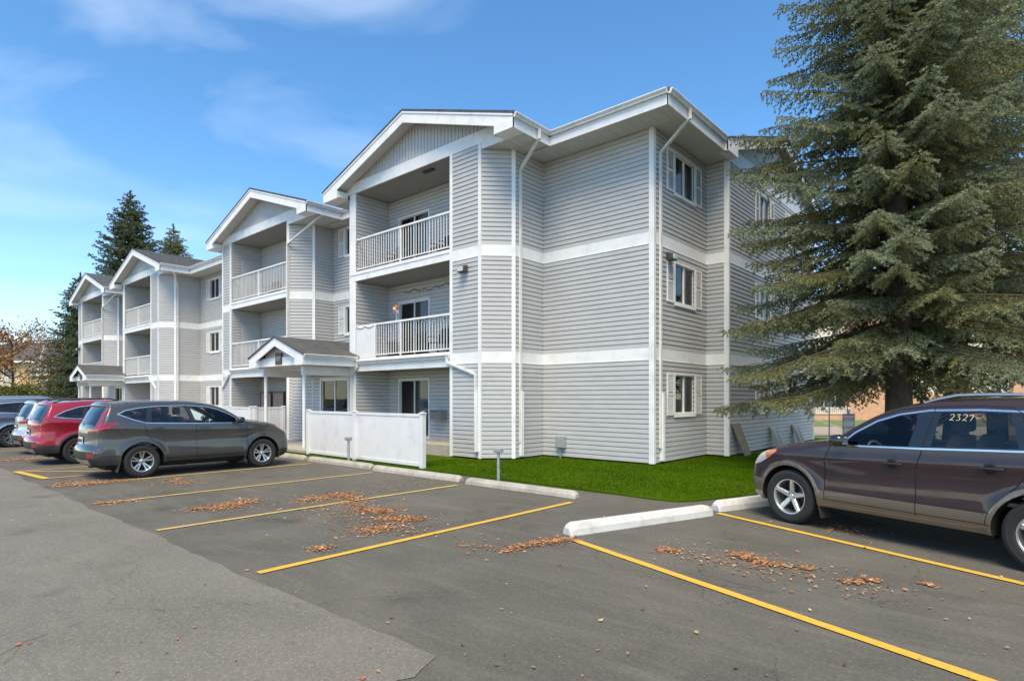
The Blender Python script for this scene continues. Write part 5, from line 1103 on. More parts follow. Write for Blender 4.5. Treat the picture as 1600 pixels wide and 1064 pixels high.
# ---- grey crossover
def crv_spec(paint_, tl_style='L', dlo=None, wheels='split', rim=.225):
    wb, r, ra = 2.70, .362, .425; belt = [(2.6, 1.13), (2.2, 1.145), (1.08, 1.165), (.1, 1.20), (-.3, 1.24), (-1.2, 1.25)]
    dlo = dlo or [(2.20, 1.155), (1.08, 1.175), (.08, 1.212), (-.16, 1.285), (-.43, 1.405), (-.30, 1.475), (-.05, 1.525), (.3, 1.56), (.9, 1.575), (1.35, 1.545), (1.6, 1.485), (1.9, 1.345)]
    chrome = offset_poly(dlo, .017); inn = offset_poly(dlo, -.012)
    fwin = clip_half(inn, (.955, 1.7), (1.135, 1.1)); rwin = clip_half(clip_half(inn, (1.03, 1.1), (.83, 1.7)), (.235, 1.7), (.155, 1.1)); qwin = clip_half(inn, (.02, 1.1), (.16, 1.7))
    low = [(ra - .03, .2), (wb - ra + .03, .2), (wb - ra, .40), (ra, .40)]
    fl = lambda c: arc(c, r, ra + .045, -.12, math.pi + .12, 26) + arc(c, r, ra - .02, math.pi + .12, -.12, 26)
    br = [(-1.2, .2), (-ra + .06, .2), (-ra - .005, .53), (-1.2, .535)]; bf = [(wb + ra - .06, .2), (3.7, .2), (3.7, .44), (wb + ra, .44)]
    fdoor = [(2.30, .42), (1.125, .42), (1.10, 1.16), (.92, 1.61), (1.38, 1.60), (1.62, 1.525), (1.92, 1.385), (2.24, 1.17), (2.30, 1.0)]
    rdoor = [(1.118, .42), (.46, .42), (.40, .58), (.22, .80), (.10, .95), (.03, 1.17), (.17, 1.60), (.5, 1.61), (.912, 1.61), (1.092, 1.16)]
    light = [(3.50, .80), (3.46, .90), (3.36, .985), (3.12, 1.045), (3.02, 1.045), (3.10, .99), (3.28, .90), (3.40, .82)]
    amber = [(3.22, .97), (3.12, 1.045), (3.02, 1.045), (3.10, .99)]
    if tl_style == 'L': tail = [(-1.1, 1.02), (-.80, 1.03), (-.60, 1.10), (-.42, 1.205), (-.50, 1.225), (-.72, 1.215), (-.72, 1.28), (-.58, 1.56), (-.70, 1.58), (-1.1, 1.2)]
    else: tail = [(-1.1, .97), (-.78, .97), (-.62, 1.02), (-.46, 1.11), (-.60, 1.12), (-1.1, 1.13)]
    regs = [('fdoor', fdoor), ('rdoor', rdoor), ('chrome', chrome), ('pillar', dlo), ('fwin', fwin), ('rwin', rwin), ('qwin', qwin), ('light', light), ('amber', amber), ('tail', tail), ('clad', low), ('clad#1', br), ('clad#2', bf), ('flare#0', fl(0)), ('flare#1', fl(wb))]
    S = [[(2.305, .41), (2.305, 1.0), (2.26, 1.14)], [(1.121, .41), (1.118, .7), (1.096, 1.15)], [(1.09, 1.19), (.916, 1.60)], [(.165, 1.58), (.04, 1.21)], [(.03, 1.18), (.10, .95), (.22, .80)], [(2.31, .412), (.46, .412)], [(-.50, 1.08), (-.30, .86)], [(2.32, .98), (2.9, 1.06)]]
    regs += [('seam#%d' % i, ribbon(s, .008)) for i, s in enumerate(S)]
    top = [(3.36, .26, .10, .10, 'bumper'), (3.44, .34, .13, .12, 'bumper'), (3.475, .46, .15, .14, 'bumper'), (3.475, .60, .15, .14, 'nose'), (3.45, .74, .14, .13, 'nose'), (3.40, .86, .12, .12, 'nose'), (3.32, .955, .09, .10, 'hood'), (3.12, 1.045, .06, .09, 'hood'), (2.85, 1.105, .06, .08, 'hood'), (2.55, 1.145, .06, .07, 'hood'), (2.34, 1.175, .06, .05, 'hood'),
           (2.22, 1.215, .07, .04, 'wind'), (1.95, 1.39, .09, .035, 'wind'), (1.68, 1.53, .07, .035, 'wind'), (1.45, 1.60, .05, .04, 'wind'), (1.22, 1.64, .045, .05, 'roof'), (.9, 1.665, .04, .06, 'roof'), (.4, 1.67, .04, .06, 'roof'), (-.1, 1.65, .04, .06, 'roof'), (-.42, 1.62, .04, .05, 'roof'), (-.62, 1.595, .08, .03, 'roof'),
           (-.60, 1.555, .05, .03, 'rglass'), (-.70, 1.38, .09, .06, 'rglass'), (-.80, 1.20, .10, .09, 'rglass'), (-.87, 1.08, .10, .10, 'tailg'), (-.88, .90, .10, .12, 'tailg'), (-.90, .74, .10, .12, 'tailg'), (-.95, .655, .12, .10, 'bumper'), (-.965, .54, .12, .10, 'bumper'), (-.94, .42, .10, .10, 'bumper'), (-.86, .32, .06, .08, 'bumper')]
    top = [(p[0] if p[0] > -.5 else -.5 + (p[0] + .5) * .80,) + p[1:] for p in top]
    def cls(seg, t, z, x):
        a = abs(t)
        if seg == 'wind': return 'windshield' if a < .95 and z < 1.6 else 'body'
        if seg == 'rglass':
            if z > 1.56: return 'spoiler'
            if a < .80 and z > 1.14: return 'rear_glass'
            if tl_style == 'L' and a > .84: return 'tail_s'
            return 'body' if a < .8 and z < 1.14 else 'spoiler'
        if seg == 'tailg':
            if tl_style == 'L' and a > .5 and z > 1.01: return 'tail_s'
            if tl_style != 'L' and a > .42 and .97 < z < 1.12: return 'tail_s'
            if tl_style == 'L' and a < .5 and 1.0 < z < 1.04: return 'trim_s'
            if a < .30 and .74 < z < .92: return 'recess'
        if seg == 'bumper' and x < 0:
            if a > .70 and .47 < z < .56: return 'reflector'
            if a < .72 and .36 < z < .45: return 'skid'
            return 'clad_s' if z < .60 else 'body'
        if seg == 'bumper': return 'clad_s' if z < .44 else 'body'
        if seg == 'nose' and a < .55 and z > .55: return 'grille'
        if seg == 'nose' and a > .62 and z > .8: return 'lamp'
        return 'body'
    return dict(W=.925, wb=wb, r=r, rim=rim, ra=ra, sill=.33, belt=belt, top=top, regions=regs, classify=cls, tlines=[.80, .84, .5, .42, .3, .72, .7, .55, .62], paint=paint_, tum=.33, shoulder=.13,
                mats=dict(windshield=('windshield', 'glass_clear'), rear_glass=('rear_window', 'glass_dark'), spoiler=('spoiler', 'gloss_black'), tail_s=('tail_light', 'lens_red'), trim_s=('tailgate_trim', 'chrome'), recess=('plate_recess', 'black_plastic'), reflector=('reflector', 'lens_red'), skid=('skid_plate', 'alloy'), clad_s=('bumper_cladding', 'black_plastic'), grille=('grille', 'gloss_black'), lamp=('headlight', 'lens_clear')),
                side=dict(fdoor=('front_door', paint_, None, 0), rdoor=('rear_door', paint_, None, 0), chrome=('chrome_trim', 'chrome', None, .004), pillar=('window_pillar', 'gloss_black', None, 0), fwin=('window', 'glass_clear', 'fdoor', -.004), rwin=('window', 'glass_dark', 'rdoor', -.004), qwin=('quarter_window', 'glass_dark', None, -.004),
                          light=('headlight', 'lens_clear', None, .002), amber=('turn_signal', 'lens_amber', None, .003), tail=('tail_light', 'lens_red', None, .003), clad=('cladding', 'black_plastic', None, .008), flare=('wheel_flare', paint_ if tl_style == 'L' else 'black_plastic', None, .012), seam=('seam', 'seam', None, .0035)),
                handles=[(1.28, 1.075), (.30, 1.095)], mirror=(2.06, 1.16), mirror_mat='gloss_black' if tl_style == 'L' else paint_, rail=None if tl_style == 'L' else (1.0, -.55, 1.7, .05, 'black_plastic'), flaps=(tl_style == 'L'), spokes=dict(type=wheels, n=5, rot=math.pi / 2))
def rear_bits(car, x=-1.0):
    mb = MB(); mb.box(x - .055, x - .045, -.155, .155, .755, .905); o = mb.build('license_plate', M['plate'], car, bevel=.003)
    mb = MB()
    for i in range(6): yy = -.115 + i * .045 + (.01 if i > 2 else 0); mb.box(x - .058, x - .0555, yy - .014, yy + .014, .795, .865)
    mb.build('plate_characters', M['seam'], o)
    mb = MB(); mb.bar((x + .04, .0, 1.17), (x + .10, -.30, 1.30), .018, .018); mb.lathe([(.001, -.03), (.03, -.03), (.03, .01), (.001, .02)], 10, 'x', (x + .03, 0, 1.165)); mb.build('rear_wiper', M['black_plastic'], car)
    mb = MB(); mb.tube([(x + .12, -.45, .30), (x - .01, -.45, .29)], .035, 12); mb.build('exhaust', M['alloy_dark'], car, smooth=True)
s_ = crv_spec('paint_grey')
grey, _, _ = make_car('suv', 'dark grey compact crossover parked facing the entrance canopy', s_, (-14.60 - (s_['W'] - .015), 4.36, 0), R(90)); rear_bits(grey, -.875)
dl = [(2.20, 1.155), (1.08, 1.175), (.1, 1.205), (-.30, 1.235), (-.52, 1.27), (-.30, 1.40), (0, 1.505), (.3, 1.545), (.9, 1.565), (1.35, 1.535), (1.6, 1.475), (1.9, 1.345)]
s_ = crv_spec('paint_red', 'bar', dl, 'v', .235); s_['W'] = .93
red, _, _ = make_car('suv', 'bright red crossover parked beside the yellow hatched strip', s_, (-18.98 - (s_['W'] - .015), 4.18, 0), R(90)); rear_bits(red, -.875)
s_ = crv_spec('paint_silver', 'bar', None, 'v', .225)
silver, _, _ = make_car('suv', 'silver car mostly hidden behind the red car', s_, (-23.75, 4.50, 0), R(90)); rear_bits(silver, -.875)
s_ = ver_spec(); s_['paint'] = 'paint_blue'
for k_ in ('fdoor', 'rdoor'): s_['side'][k_] = (s_['side'][k_][0], 'paint_blue', None, 0)
for k_ in ('clad', 'bclad'): s_['side'][k_] = (s_['side'][k_][0], 'paint_blue', None, 0)
s_['side']['flare'] = ('wheel_flare', 'alloy', None, .010); s_['mats']['bclad_s'] = ('bumper_cladding', 'paint_blue'); s_['spokes'] = dict(type='split', n=6, rot=.2)
s_['top'] = [(a, b_ * (1.0 if b_ < 1.1 else 1.0 + .03 * (b_ - 1.1)), c_, d_, e_) for a, b_, c_, d_, e_ in s_['top']]
blue, _, _ = make_car('suv', 'blue-grey sport utility vehicle at the end of the row of parked cars', s_, (-27.1 - (s_['W'] - .015), 4.0, 0), R(90))
# ------------------------------------------------------------------ vegetation
def needles(tw, K, rng, ln=(.035, .06), wd=.0065):
    """tw: dict of arrays start(n,3), dir(n,3), len(n), col(n,3)"""
    n = len(tw['len']); N_ = n * K; idx = np.repeat(np.arange(n), K); f_ = rng.random(N_); base = tw['s'][idx] + tw['d'][idx] * (tw['len'][idx] * f_)[:, None]
    rnd = rng.normal(size=(N_, 3)); d = tw['d'][idx]; per = rnd - d * (rnd * d).sum(1)[:, None]; per /= np.linalg.norm(per, axis=1)[:, None] + 1e-9
    dirn = per * .8 + d * .75; dirn[:, 2] += .1; dirn /= np.linalg.norm(dirn, axis=1)[:, None]; L_ = rng.uniform(*ln, N_)
    side = np.cross(dirn, rng.normal(size=(N_, 3))); side /= np.linalg.norm(side, axis=1)[:, None] + 1e-9
    v = np.stack([base - side * wd, base + side * wd, base + dirn * L_[:, None]], 1)
    c = np.ones((N_, 3, 4)); k = rng.uniform(.72, 1.3, (N_, 1)); c[:, :, :3] = (tw['col'][idx] * k)[:, None]
    return v, c
def spruce(name, x, y, H, zl, rad, seed, label, dz=.34, per=5, bl=.13, ts=.10, K=12, detail=1., tone=(1, 1, 1), tr=.28, olive=.5, nl=(.035, .06), nw=.0065, power=.85, zthin=99, lbk=.42, lbm=.95, drp=(-.55, -.08)):
    rng = np.random.default_rng(seed); root = empty(name, (x, y, 0)); tag(root, label, 'tree', 'spruce trees')
    mb = MB(); zz = np.linspace(0, H, 14); mb.tube([(x + .05 * math.sin(q * .5), y + .04 * math.cos(q * .6), q) for q in zz], [max(.02, tr * (1 - q / H) ** .8 * (1.25 if q < .2 else 1)) for q in zz], 14)
    mb.build('trunk', M['bark'], root, smooth=True)
    sp = MB(); S, D, L_, Cc = [], [], [], []; AX = []
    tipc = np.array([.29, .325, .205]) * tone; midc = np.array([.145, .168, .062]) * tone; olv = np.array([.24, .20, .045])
    z = zl
    while z < H - .2:
        h = (z - zl) / (H - zl); n = per if h < .9 else 4; a0 = rng.random() * 6.28
        for b_ in range(n):
            a = a0 + b_ * 2 * math.pi / n + rng.normal(0, .18); zb = z + rng.uniform(-.15, .15); Lb = max(.25, rad * (1 - h) ** power * rng.uniform(.72, 1.12)); el = rng.uniform(-.08, .10)
            up = np.interp(h, [0, .25, .6, 1], [.05, .12, .35, .8]) + el; dr = np.interp(h, [0, .3, .7, 1], [.42, .34, .22, .1]); tip = np.interp(h, [0, 1], [.20, .08]); rad_d = np.array([math.cos(a), math.sin(a), 0]); lat = np.array([-math.sin(a), math.cos(a), 0]); bend = rng.normal(0, .12)
            pos = lambda s: np.array([x, y, zb]) + rad_d * Lb * s + lat * bend * Lb * s * s + np.array([0, 0, Lb * (up * s - dr * s * s + tip * s ** 4)])
            if Lb > .5: sp.tube([tuple(pos(s)) for s in (0, .25, .5, .75, .97)], [max(.006, .012 * Lb * q) for q in (1, .7, .4, .2, .08)], 5, caps=False)
            ol = rng.random() < olive * (1 - h) ; ds = bl / Lb * (1 if z < zthin else 2.4); s = .10 if h > .3 else .16; sd_ = 1
            while s < 1.0:
                p = pos(s); fwd = pos(min(1, s + .05)) - pos(max(0, s - .05)); fwd /= np.linalg.norm(fwd); sidev = np.cross(fwd, [0, 0, 1]); sidev /= np.linalg.norm(sidev) + 1e-9
                lb = min(lbm, (lbk * Lb * (1 - s) ** .7 + .12)) * rng.uniform(.6, 1.1); ang = rng.uniform(.75, 1.15); d = fwd * math.cos(ang) + sidev * sd_ * math.sin(ang); d[2] += rng.uniform(*drp) if h < .75 else rng.uniform(-.2, .15); d /= np.linalg.norm(d)
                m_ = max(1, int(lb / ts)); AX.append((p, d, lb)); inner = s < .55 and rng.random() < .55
                for k in range(m_ + 1):
                    f_ = (k + .6) / (m_ + 1); q = p + d * lb * f_; q[2] -= .12 * lb * f_ * f_; ss = 1 if k % 2 else -1; sv = np.cross(d, [0, 0, 1]); sv /= np.linalg.norm(sv) + 1e-9
                    td = d * .75 + sv * ss * rng.uniform(.35, .9) + np.array([0, 0, rng.uniform(-.55, .15)]); td /= np.linalg.norm(td); tl_ = ts * rng.uniform(1.0, 1.9)
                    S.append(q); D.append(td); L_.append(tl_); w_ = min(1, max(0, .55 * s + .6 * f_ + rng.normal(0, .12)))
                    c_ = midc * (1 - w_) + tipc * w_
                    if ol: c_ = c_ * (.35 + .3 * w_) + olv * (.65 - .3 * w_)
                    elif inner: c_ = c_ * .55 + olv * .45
                    Cc.append(c_)
                sd_ = -sd_; s += ds * rng.uniform(.7, 1.2)
        z += dz * rng.uniform(.8, 1.2) * (1 if h < .7 else .8)
    # leader
    for q in np.arange(H - .6, H + .25, .06): S.append(np.array([x, y, q])); D.append(np.array([rng.normal(0, .3), rng.normal(0, .3), .8]) / 1.0); L_.append(.14); Cc.append(tipc)
    if sp.v: sp.build('branches', M['bark'], root, smooth=True)
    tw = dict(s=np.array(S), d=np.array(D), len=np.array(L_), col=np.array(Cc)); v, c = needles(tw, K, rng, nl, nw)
    ax = np.array([p for p, d, l in AX]); ad = np.array([d for p, d, l in AX]); al = np.array([l for p, d, l in AX]); sv = np.cross(ad, [0, 0, 1.]); sv /= np.linalg.norm(sv, axis=1)[:, None] + 1e-9
    v2 = np.stack([ax - sv * .006, ax + sv * .006, ax + ad * al[:, None]], 1); c2 = np.ones((len(ax), 3, 4)); c2[:, :, :3] = (.11, .085, .06)
    v = np.concatenate([v, v2]); c = np.concatenate([c, c2])
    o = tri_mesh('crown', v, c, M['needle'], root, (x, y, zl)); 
    print(name, 'tris', len(v)); return root
spruce('spruce_tree', -2.25, 16.1, 19.0, 2.35, 4.1, 11, 'large blue-green spruce with a thick trunk standing right beside the end wall', dz=.36, per=8, bl=.060, ts=.064, K=16, tr=.29, olive=.5, power=.66, nl=(.034, .068), nw=.0105, zthin=12.5, lbk=.30, lbm=.62, drp=(-.95, -.15))
spruce('spruce_tree', -1.45, 19.9, 18.0, 3.0, 4.2, 12, 'large spruce with a slightly thinner trunk standing behind the one at the end wall', dz=.40, per=7, bl=.085, ts=.085, K=15, tr=.28, olive=.5, nw=.0145, nl=(.05, .09), power=.7, zthin=13.5, lbk=.30, lbm=.7, drp=(-.95, -.15))
spruce('spruce_tree', -60.2, 17.0, 19.9, 1.2, 6.4, 13, 'tall pointed spruce rising behind the far end of the building', dz=.44, per=8, bl=.17, ts=.17, K=14, tr=.3, olive=.15, nw=.036, nl=(.12, .2), power=.80, tone=(.45, .52, .52), lbk=.33)
spruce('spruce_tree', -66.0, 22.5, 19.3, 2.0, 5.2, 14, 'shorter yellow-green spruce top showing above the roof', dz=.42, per=8, bl=.24, ts=.22, K=12, tr=.3, olive=.75, nw=.038, nl=(.13, .2), power=.8, tone=(.7, .68, .45))

_x, _y = cw((126 - 800) / 917 * 60, 60)
spruce('spruce_tree', _x, _y, 14.2, .8, 5.2, 15, 'broad dark spruce standing just past the far end wall of the building', dz=.42, per=8, bl=.19, ts=.18, K=13, tr=.25, olive=.2, nw=.036, nl=(.12, .2), power=.8, tone=(.42, .50, .48), lbk=.33)

def leafy(name, x, y, H, rad, seed, label, cols, n, crown_z, trunk_r=.16, leaf=.10, limbs=26, cat='tree', flat=1.0):
    rng = np.random.default_rng(seed); root = empty(name, (x, y, 0)); tag(root, label, cat)
    mb = MB(); mb.tube([(x, y, 0), (x + .1, y, crown_z * .6), (x, y + .1, crown_z), (x, y, H * .8)], [trunk_r, trunk_r * .8, trunk_r * .6, .02], 10); mb.build('trunk', M['bark'], root, smooth=True)
    lm = MB(); tips = []
    for i in range(limbs):
        a = rng.random() * 6.28; z0 = rng.uniform(crown_z * .7, H * .75); r_ = rad * rng.uniform(.5, 1.0) * (1 - .5 * max(0, (z0 - crown_z) / (H - crown_z))); e = np.array([x + r_ * math.cos(a), y + r_ * math.sin(a), min(H, z0 + r_ * rng.uniform(.15, .7) * flat)]); s = np.array([x, y, z0]); m_ = (s + e) / 2 + rng.normal(0, .15, 3)
        lm.tube([tuple(s), tuple(m_), tuple(e)], [.05, .035, .01], 5, caps=False)
        for f_ in np.linspace(.35, 1, 7):
            q = s * (1 - f_) ** 2 + 2 * m_ * f_ * (1 - f_) + e * f_ * f_
            for _ in range(3):
                t_ = q + rng.normal(0, .33 * rad / 3, 3); tips.append(t_)
                if rng.random() < .6: lm.tube([tuple(q), tuple(t_)], [.014, .005], 4, caps=False)
    lm.build('branches', M['bark'], root, smooth=True); tips = np.array(tips); k = rng.integers(0, len(tips), n); p = tips[k] + rng.normal(0, .22 * rad / 3, (n, 3)); a = rng.normal(size=(n, 3)); a /= np.linalg.norm(a, axis=1)[:, None]; b_ = np.cross(a, rng.normal(size=(n, 3))); b_ /= np.linalg.norm(b_, axis=1)[:, None]
    L_ = leaf * rng.uniform(.6, 1.3, (n, 1)); v = np.stack([p - b_ * L_ * .4, p + b_ * L_ * .4, p + a * L_], 1); c = np.ones((n, 3, 4)); cc = np.array(cols)[rng.integers(0, len(cols), n)] * rng.uniform(.7, 1.3, (n, 1)); c[:, :, :3] = cc[:, None]
    tri_mesh('crown', v, c, M['leaf'], root, (x, y, 0)); return root
def pxp(px, t): return cw((px - 800) / 917 * t, t)
xx, yy = pxp(18, 50); leafy('autumn_tree', xx, yy, 9.0, 4.2, 5, 'thin autumn tree with sparse brown and orange leaves before the tan building', [(.36, .16, .07), (.46, .22, .05), (.26, .13, .09), (.52, .28, .06), (.34, .20, .13), (.42, .26, .10)], 4600, 3.2, leaf=.17)
xx, yy = pxp(24, 44); leafy('shrub', xx, yy, 2.6, 2.4, 6, 'rounded green shrub with yellowing leaves behind the blue car', [(.13, .15, .035), (.18, .19, .04), (.10, .12, .03)], 9000, .6, trunk_r=.07, leaf=.14, limbs=40, cat='shrub')
xx, yy = pxp(104, 56); leafy('shrub', xx, yy, 2.2, 1.6, 8, 'dark low evergreen shrub beside the far shed', [(.02, .035, .02), (.03, .05, .025)], 7000, .5, trunk_r=.07, leaf=.16, limbs=36, cat='shrub')

# ------------------------------------------------------------------ far buildings
def facade_building(name, label, px0, px1, t, storeys, z_e, z_r, wallm, px_face=None, depth=9, base=None, wins=(), roofm='shingle', hip=True):
    X0, X1 = (px0 - 800) / 917 * t, (px1 - 800) / 917 * t; (ax, ay), (bx, by) = cw(X0, t), cw(X1, t); fr = Fr((ax, ay), (bx, by)); root = empty(name, (ax, ay, 0)); tag(root, label, 'building')
    mb = MB(); fr.box(mb, 0, fr.L, -depth, 0, -.2, z_e); mb.build('wall', M[wallm], root)
    mb = MB(); e = .6; q = depth / 2 if hip else 0; mb.add([fr.p(-e, e, z_e), fr.p(fr.L + e, e, z_e), fr.p(fr.L + e, -depth - e, z_e), fr.p(-e, -depth - e, z_e), fr.p(q, -depth / 2, z_r), fr.p(fr.L - q, -depth / 2, z_r)], [(0, 1, 5, 4), (1, 2, 5), (2, 3, 4, 5), (3, 0, 4), (3, 2, 1, 0)]); mb.build('roof', M[roofm], root)
    mb = MB(); fr.box(mb, -e, fr.L + e, e, e + .12, z_e - .22, z_e + .03); mb.build('fascia', M['trim'], root)
    if base:
        mb = MB(); fr.box(mb, -.02, fr.L + .02, .0, .06, -.2, base[0]); mb.build('base_course', M[base[1]], root)
    for (a0, a1, z0, z1) in wins:
        mb = MB(); f_ = .09
        for s in ((a0 - f_, a1 + f_, z1, z1 + f_), (a0 - f_, a1 + f_, z0 - f_, z0), (a0 - f_, a0, z0, z1), (a1, a1 + f_, z0, z1), ((a0 + a1) / 2 - .04, (a0 + a1) / 2 + .04, z0, z1)): fr.box(mb, s[0], s[1], .01, .10, s[2], s[3])
        wo = mb.build('window', M['trim'], root)
        for s0, s1 in ((a0, (a0 + a1) / 2 - .04), ((a0 + a1) / 2 + .04, a1)): mb = MB(); fr.box(mb, s0, s1, .005, .05, z0, z1); mb.build('pane', M['far_pane'], wo)
    return root, fr
M['far_pane'] = paint('far_pane', (.05, .055, .055), 0, .1)
# tan apartment block, far left
tb, fr = facade_building('apartment_block', 'far tan and ochre apartment block with a grey hipped roof behind the autumn tree', -120, 150, 84, 2, 7.0, 10.4, 'stucco_tan', depth=14,
    wins=[(a, a + 1.4, z, z + 1.5) for z in (1.3, 4.6) for a in (2.6, 5.4, 8.4, 11.6, 15.6, 18.2)])
for a in (9.0, 16.6, 21.2):
    mb = MB(); fr.box(mb, a, a + 1.5, .0, .4, -.2, 7.0); mb.build('wall_bay', M['stucco'], tb)
for a0, a1 in ((4.6, 8.6), (11.2, 14.8)):
    for z in (3.6,):
        mb = MB(); fr.box(mb, a0, a1, .0, 1.4, z - .2, z); bo = mb.build('balcony', M['stucco'], tb)
        for i in range(int((a1 - a0) / .22)):
            mb = MB(); fr.box(mb, a0 + i * .22, a0 + i * .22 + .09, 1.3, 1.36, z, z + 1.05); mb.build('baluster', M['trim'], bo)
        mb = MB(); fr.box(mb, a0, a1, 1.28, 1.38, z + 1.05, z + 1.15); mb.build('top_rail', M['trim'], bo)
mb = MB(); a = 17.4; mb.bar(fr.p(a + .9, .8, 10.0), fr.p(a, .75, 7.1), .3, .12); mb.bar(fr.p(a, .75, 7.1), fr.p(a, .5, 3.4), .18, .12); mb.bar(fr.p(a, .5, 3.4), fr.p(a - .7, .5, 2.8), .18, .12); mb.bar(fr.p(a - .7, .5, 2.8), fr.p(a - .4, .5, .2), .18, .12); mb.build('downspout', M['trim'], tb)
mb = MB(); fr.box(mb, 2, 15, 1.6, 1.75, 0, 1.5); tag(mb.build('garden_wall', M['stucco'], None), 'long pale low wall before the far tan apartment block', 'wall')
# small shed
sh, fr = facade_building('shed', 'small far shed with a dark grey roof and white gable edge', 52, 122, 62, 1, 2.3, 4.1, 'stucco', depth=4)
mb = MB(); mb.add([fr.p(.2, .8, 1.6), fr.p(2.7, .8, 1.6), fr.p(1.45, .8, 2.35), fr.p(.2, .4, 1.6), fr.p(2.7, .4, 1.6), fr.p(1.45, .4, 2.35)], [(0, 1, 2), (3, 5, 4), (0, 2, 5, 3), (1, 4, 5, 2), (0, 3, 4, 1)]); mb.build('dormer', M['stucco'], sh)
mb = MB(); mb.bar(fr.p(.1, .85, 1.62), fr.p(1.45, .85, 2.42), .12, .09); mb.bar(fr.p(1.45, .85, 2.42), fr.p(2.8, .85, 1.62), .12, .09); mb.build('gable_trim', M['trim'], sh)
# cream and brick apartment block on the right
rb, fr = facade_building('apartment_block', 'cream and brick apartment block across the street behind the spruces', 1262, 1900, 47, 3, 9.4, 12.0, 'stucco', depth=14, base=(2.05, 'brick_far'),
    wins=[(a, a + .95, z, z + 1.05) for z in (2.3, 5.0, 7.6) for a in (7.3, 10.8, 15.0, 19.5, 24, 29)])
for a0, a1 in ((16.05, 18.6), (26, 28.5)):
    mb = MB(); fr.box(mb, a0, a1, .0, .5, -.2, 9.4); mb.build('brick_bay', M['brick_far'], rb)
mb = MB(); fr.box(mb, 3.1, 6.0, .0, .45, -.2, 9.4); mb.build('brick_bay', M['brick_far'], rb)
mb = MB(); fr.box(mb, .3, 3.0, .065, .075, .9, 2.9); mb.build('patio_glazing', M['far_pane'], rb)
mb = MB()
for a in (.3, 1.2, 2.1, 2.95): fr.box(mb, a, a + .08, .08, .12, .9, 2.9)
mb.build('glazing_bars', M['trim'], rb)
mb = MB(); fr.box(mb, -.2, 3.1, .5, .56, .95, 1.03); fr.box(mb, -.2, 3.1, .5, .56, .5, .56)
for i in range(22): fr.box(mb, -.2 + i * .15, -.15 + i * .15, .51, .55, .5, .95)
mb.build('patio_railing', M['trim'], rb)
mb = MB(); fr.box(mb, -.4, 3.1, .2, .5, -.2, .52); mb.build('brick_wall', M['brick_far'], rb)
mb = MB(); mb.tube([fr.p(8.3, .1, -.2), fr.p(8.3, .1, 9.2)], .06, 8); mb.build('downspout', M['lamp_dark'], rb)

# ------------------------------------------------------------------ fallen leaves
def gp(px, py): t = 917 * 1.75 / (py - 622); return pxp(px, t)
CL = [((470, 784), (540, 772), 420, .26), ((540, 772), (560, 792), 330, .24), ((560, 797), (608, 800), 380, .26), ((600, 812), (648, 812), 330, .22), ((610, 825), (560, 833), 200, .28), ((300, 797), (345, 793), 170, .2), ((345, 795), (390, 782), 430, .26), ((92, 758), (150, 755), 420, .28), ((150, 755), (200, 751), 200, .3), ((268, 748), (290, 758), 170, .28), ((490, 860), (510, 855), 60, .14),
      ((800, 858), (850, 848), 130, .13), ((850, 848), (890, 843), 170, .12), ((1035, 860), (1060, 862), 80, .10), ((1150, 868), (1180, 875), 170, .11), ((1180, 878), (1228, 886), 110, .09), ((1250, 888), (1262, 890), 40, .06), ((1320, 910), (1345, 912), 40, .07), ((1350, 905), (1372, 910), 45, .06), ((1445, 914), (1460, 917), 30, .06), ((1290, 818), (1340, 832), 90, .22), ((1310, 830), (1360, 828), 60, .2), ((150, 788), (215, 782), 120, .2), ((0, 720), (60, 718), 350, .4), ((560, 770), (700, 748), 60, .5), ((720, 850), (800, 862), 50, .2), ((480, 790), (660, 840), 160, .6), ((1020, 855), (1230, 900), 90, .4), ((1100, 860), (1400, 930), 90, .5)]
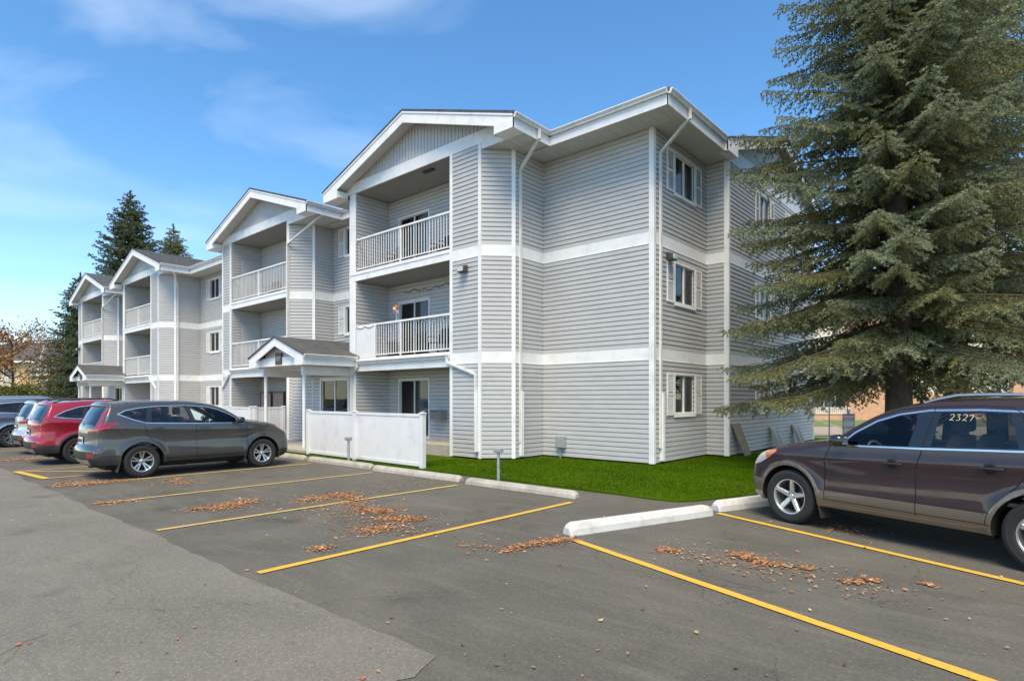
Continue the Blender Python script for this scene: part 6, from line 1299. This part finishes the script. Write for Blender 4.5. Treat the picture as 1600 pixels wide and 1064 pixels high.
def leaves():
    rng = np.random.default_rng(21); X, Y, S_ = [], [], []
    for (a, b_, n, sg) in CL:
        n = int(n * 2.6); sg *= .85
        p0, p1 = np.array(gp(*a)), np.array(gp(*b_)); f_ = rng.random(n); p = p0 + (p1 - p0) * f_[:, None] + rng.normal(0, sg, (n, 2)) * rng.random((n, 1)) ** .6; X += list(p[:, 0]); Y += list(p[:, 1]); S_ += list(.008 + .022 * rng.random(n) ** 1.6)
    n = 620; px = rng.uniform(-20, 1620, n); t = rng.uniform(3.3, 14, n) ; 
    for a, b_ in zip(px, t):
        q = pxp(a, b_)
        if q[1] < 8.3 or q[0] > -4: X.append(q[0]); Y.append(q[1]); S_.append(.006 + .022 * rng.random() ** 2.2)
    n = 70; X += list(rng.uniform(-11.5, -4.6, n)); Y += list(rng.uniform(9.5, 13.2, n)); S_ += list(rng.uniform(.008, .018, n))
    X, Y, S_ = np.array(X), np.array(Y), np.array(S_); n = len(X)
    on = (Y > 9.3) & (X < -3.9); z0 = np.where(on, .045, .012)
    a = rng.uniform(0, 6.28, n); tilt = rng.uniform(-.3, .3, n); u = np.stack([np.cos(a), np.sin(a), np.sin(tilt) * .7], 1); w_ = np.stack([-np.sin(a), np.cos(a), rng.uniform(-.35, .35, n)], 1); c0 = np.stack([X, Y, z0 + S_ * .28], 1); L_ = S_[:, None]; asp = rng.uniform(.35, .7, (n, 1)); up = np.stack([np.zeros(n), np.zeros(n), rng.uniform(-.25, .6, n)], 1)
    A, B_, C_, D_ = c0 - u * L_, c0 - w_ * L_ * asp + up * L_ * .5, c0 + u * L_, c0 + w_ * L_ * asp + up * L_ * .5
    for q in (A, B_, C_, D_): q[:, 2] = np.maximum(q[:, 2], z0 - .0)
    v = np.concatenate([np.stack([A, B_, C_], 1), np.stack([A, C_, D_], 1)]); pal = np.array([(.50, .21, .085), (.42, .16, .06), (.56, .31, .13), (.30, .12, .05), (.58, .40, .22), (.62, .50, .36), (.14, .09, .05)]); k = rng.choice(len(pal), n, p=[.26, .22, .2, .12, .1, .06, .04]); far = np.arange(n) > sum(int(c_[2] * 2.6) for c_ in CL); k = np.where(far, rng.choice([3, 4, 2, 5, 6, 2, 1, 0], n), k)
    cc = pal[k] * rng.uniform(.75, 1.25, (n, 1)); c = np.ones((2 * n, 3, 4)); c[:, :, :3] = np.concatenate([cc, cc])[:, None]; return v, c
v, c = leaves(); o = tri_mesh('fallen_leaves', v, c, M['leaf']); tag(o, 'scattered drifts of dry orange-brown leaves on the asphalt', 'leaves', kind='stuff')
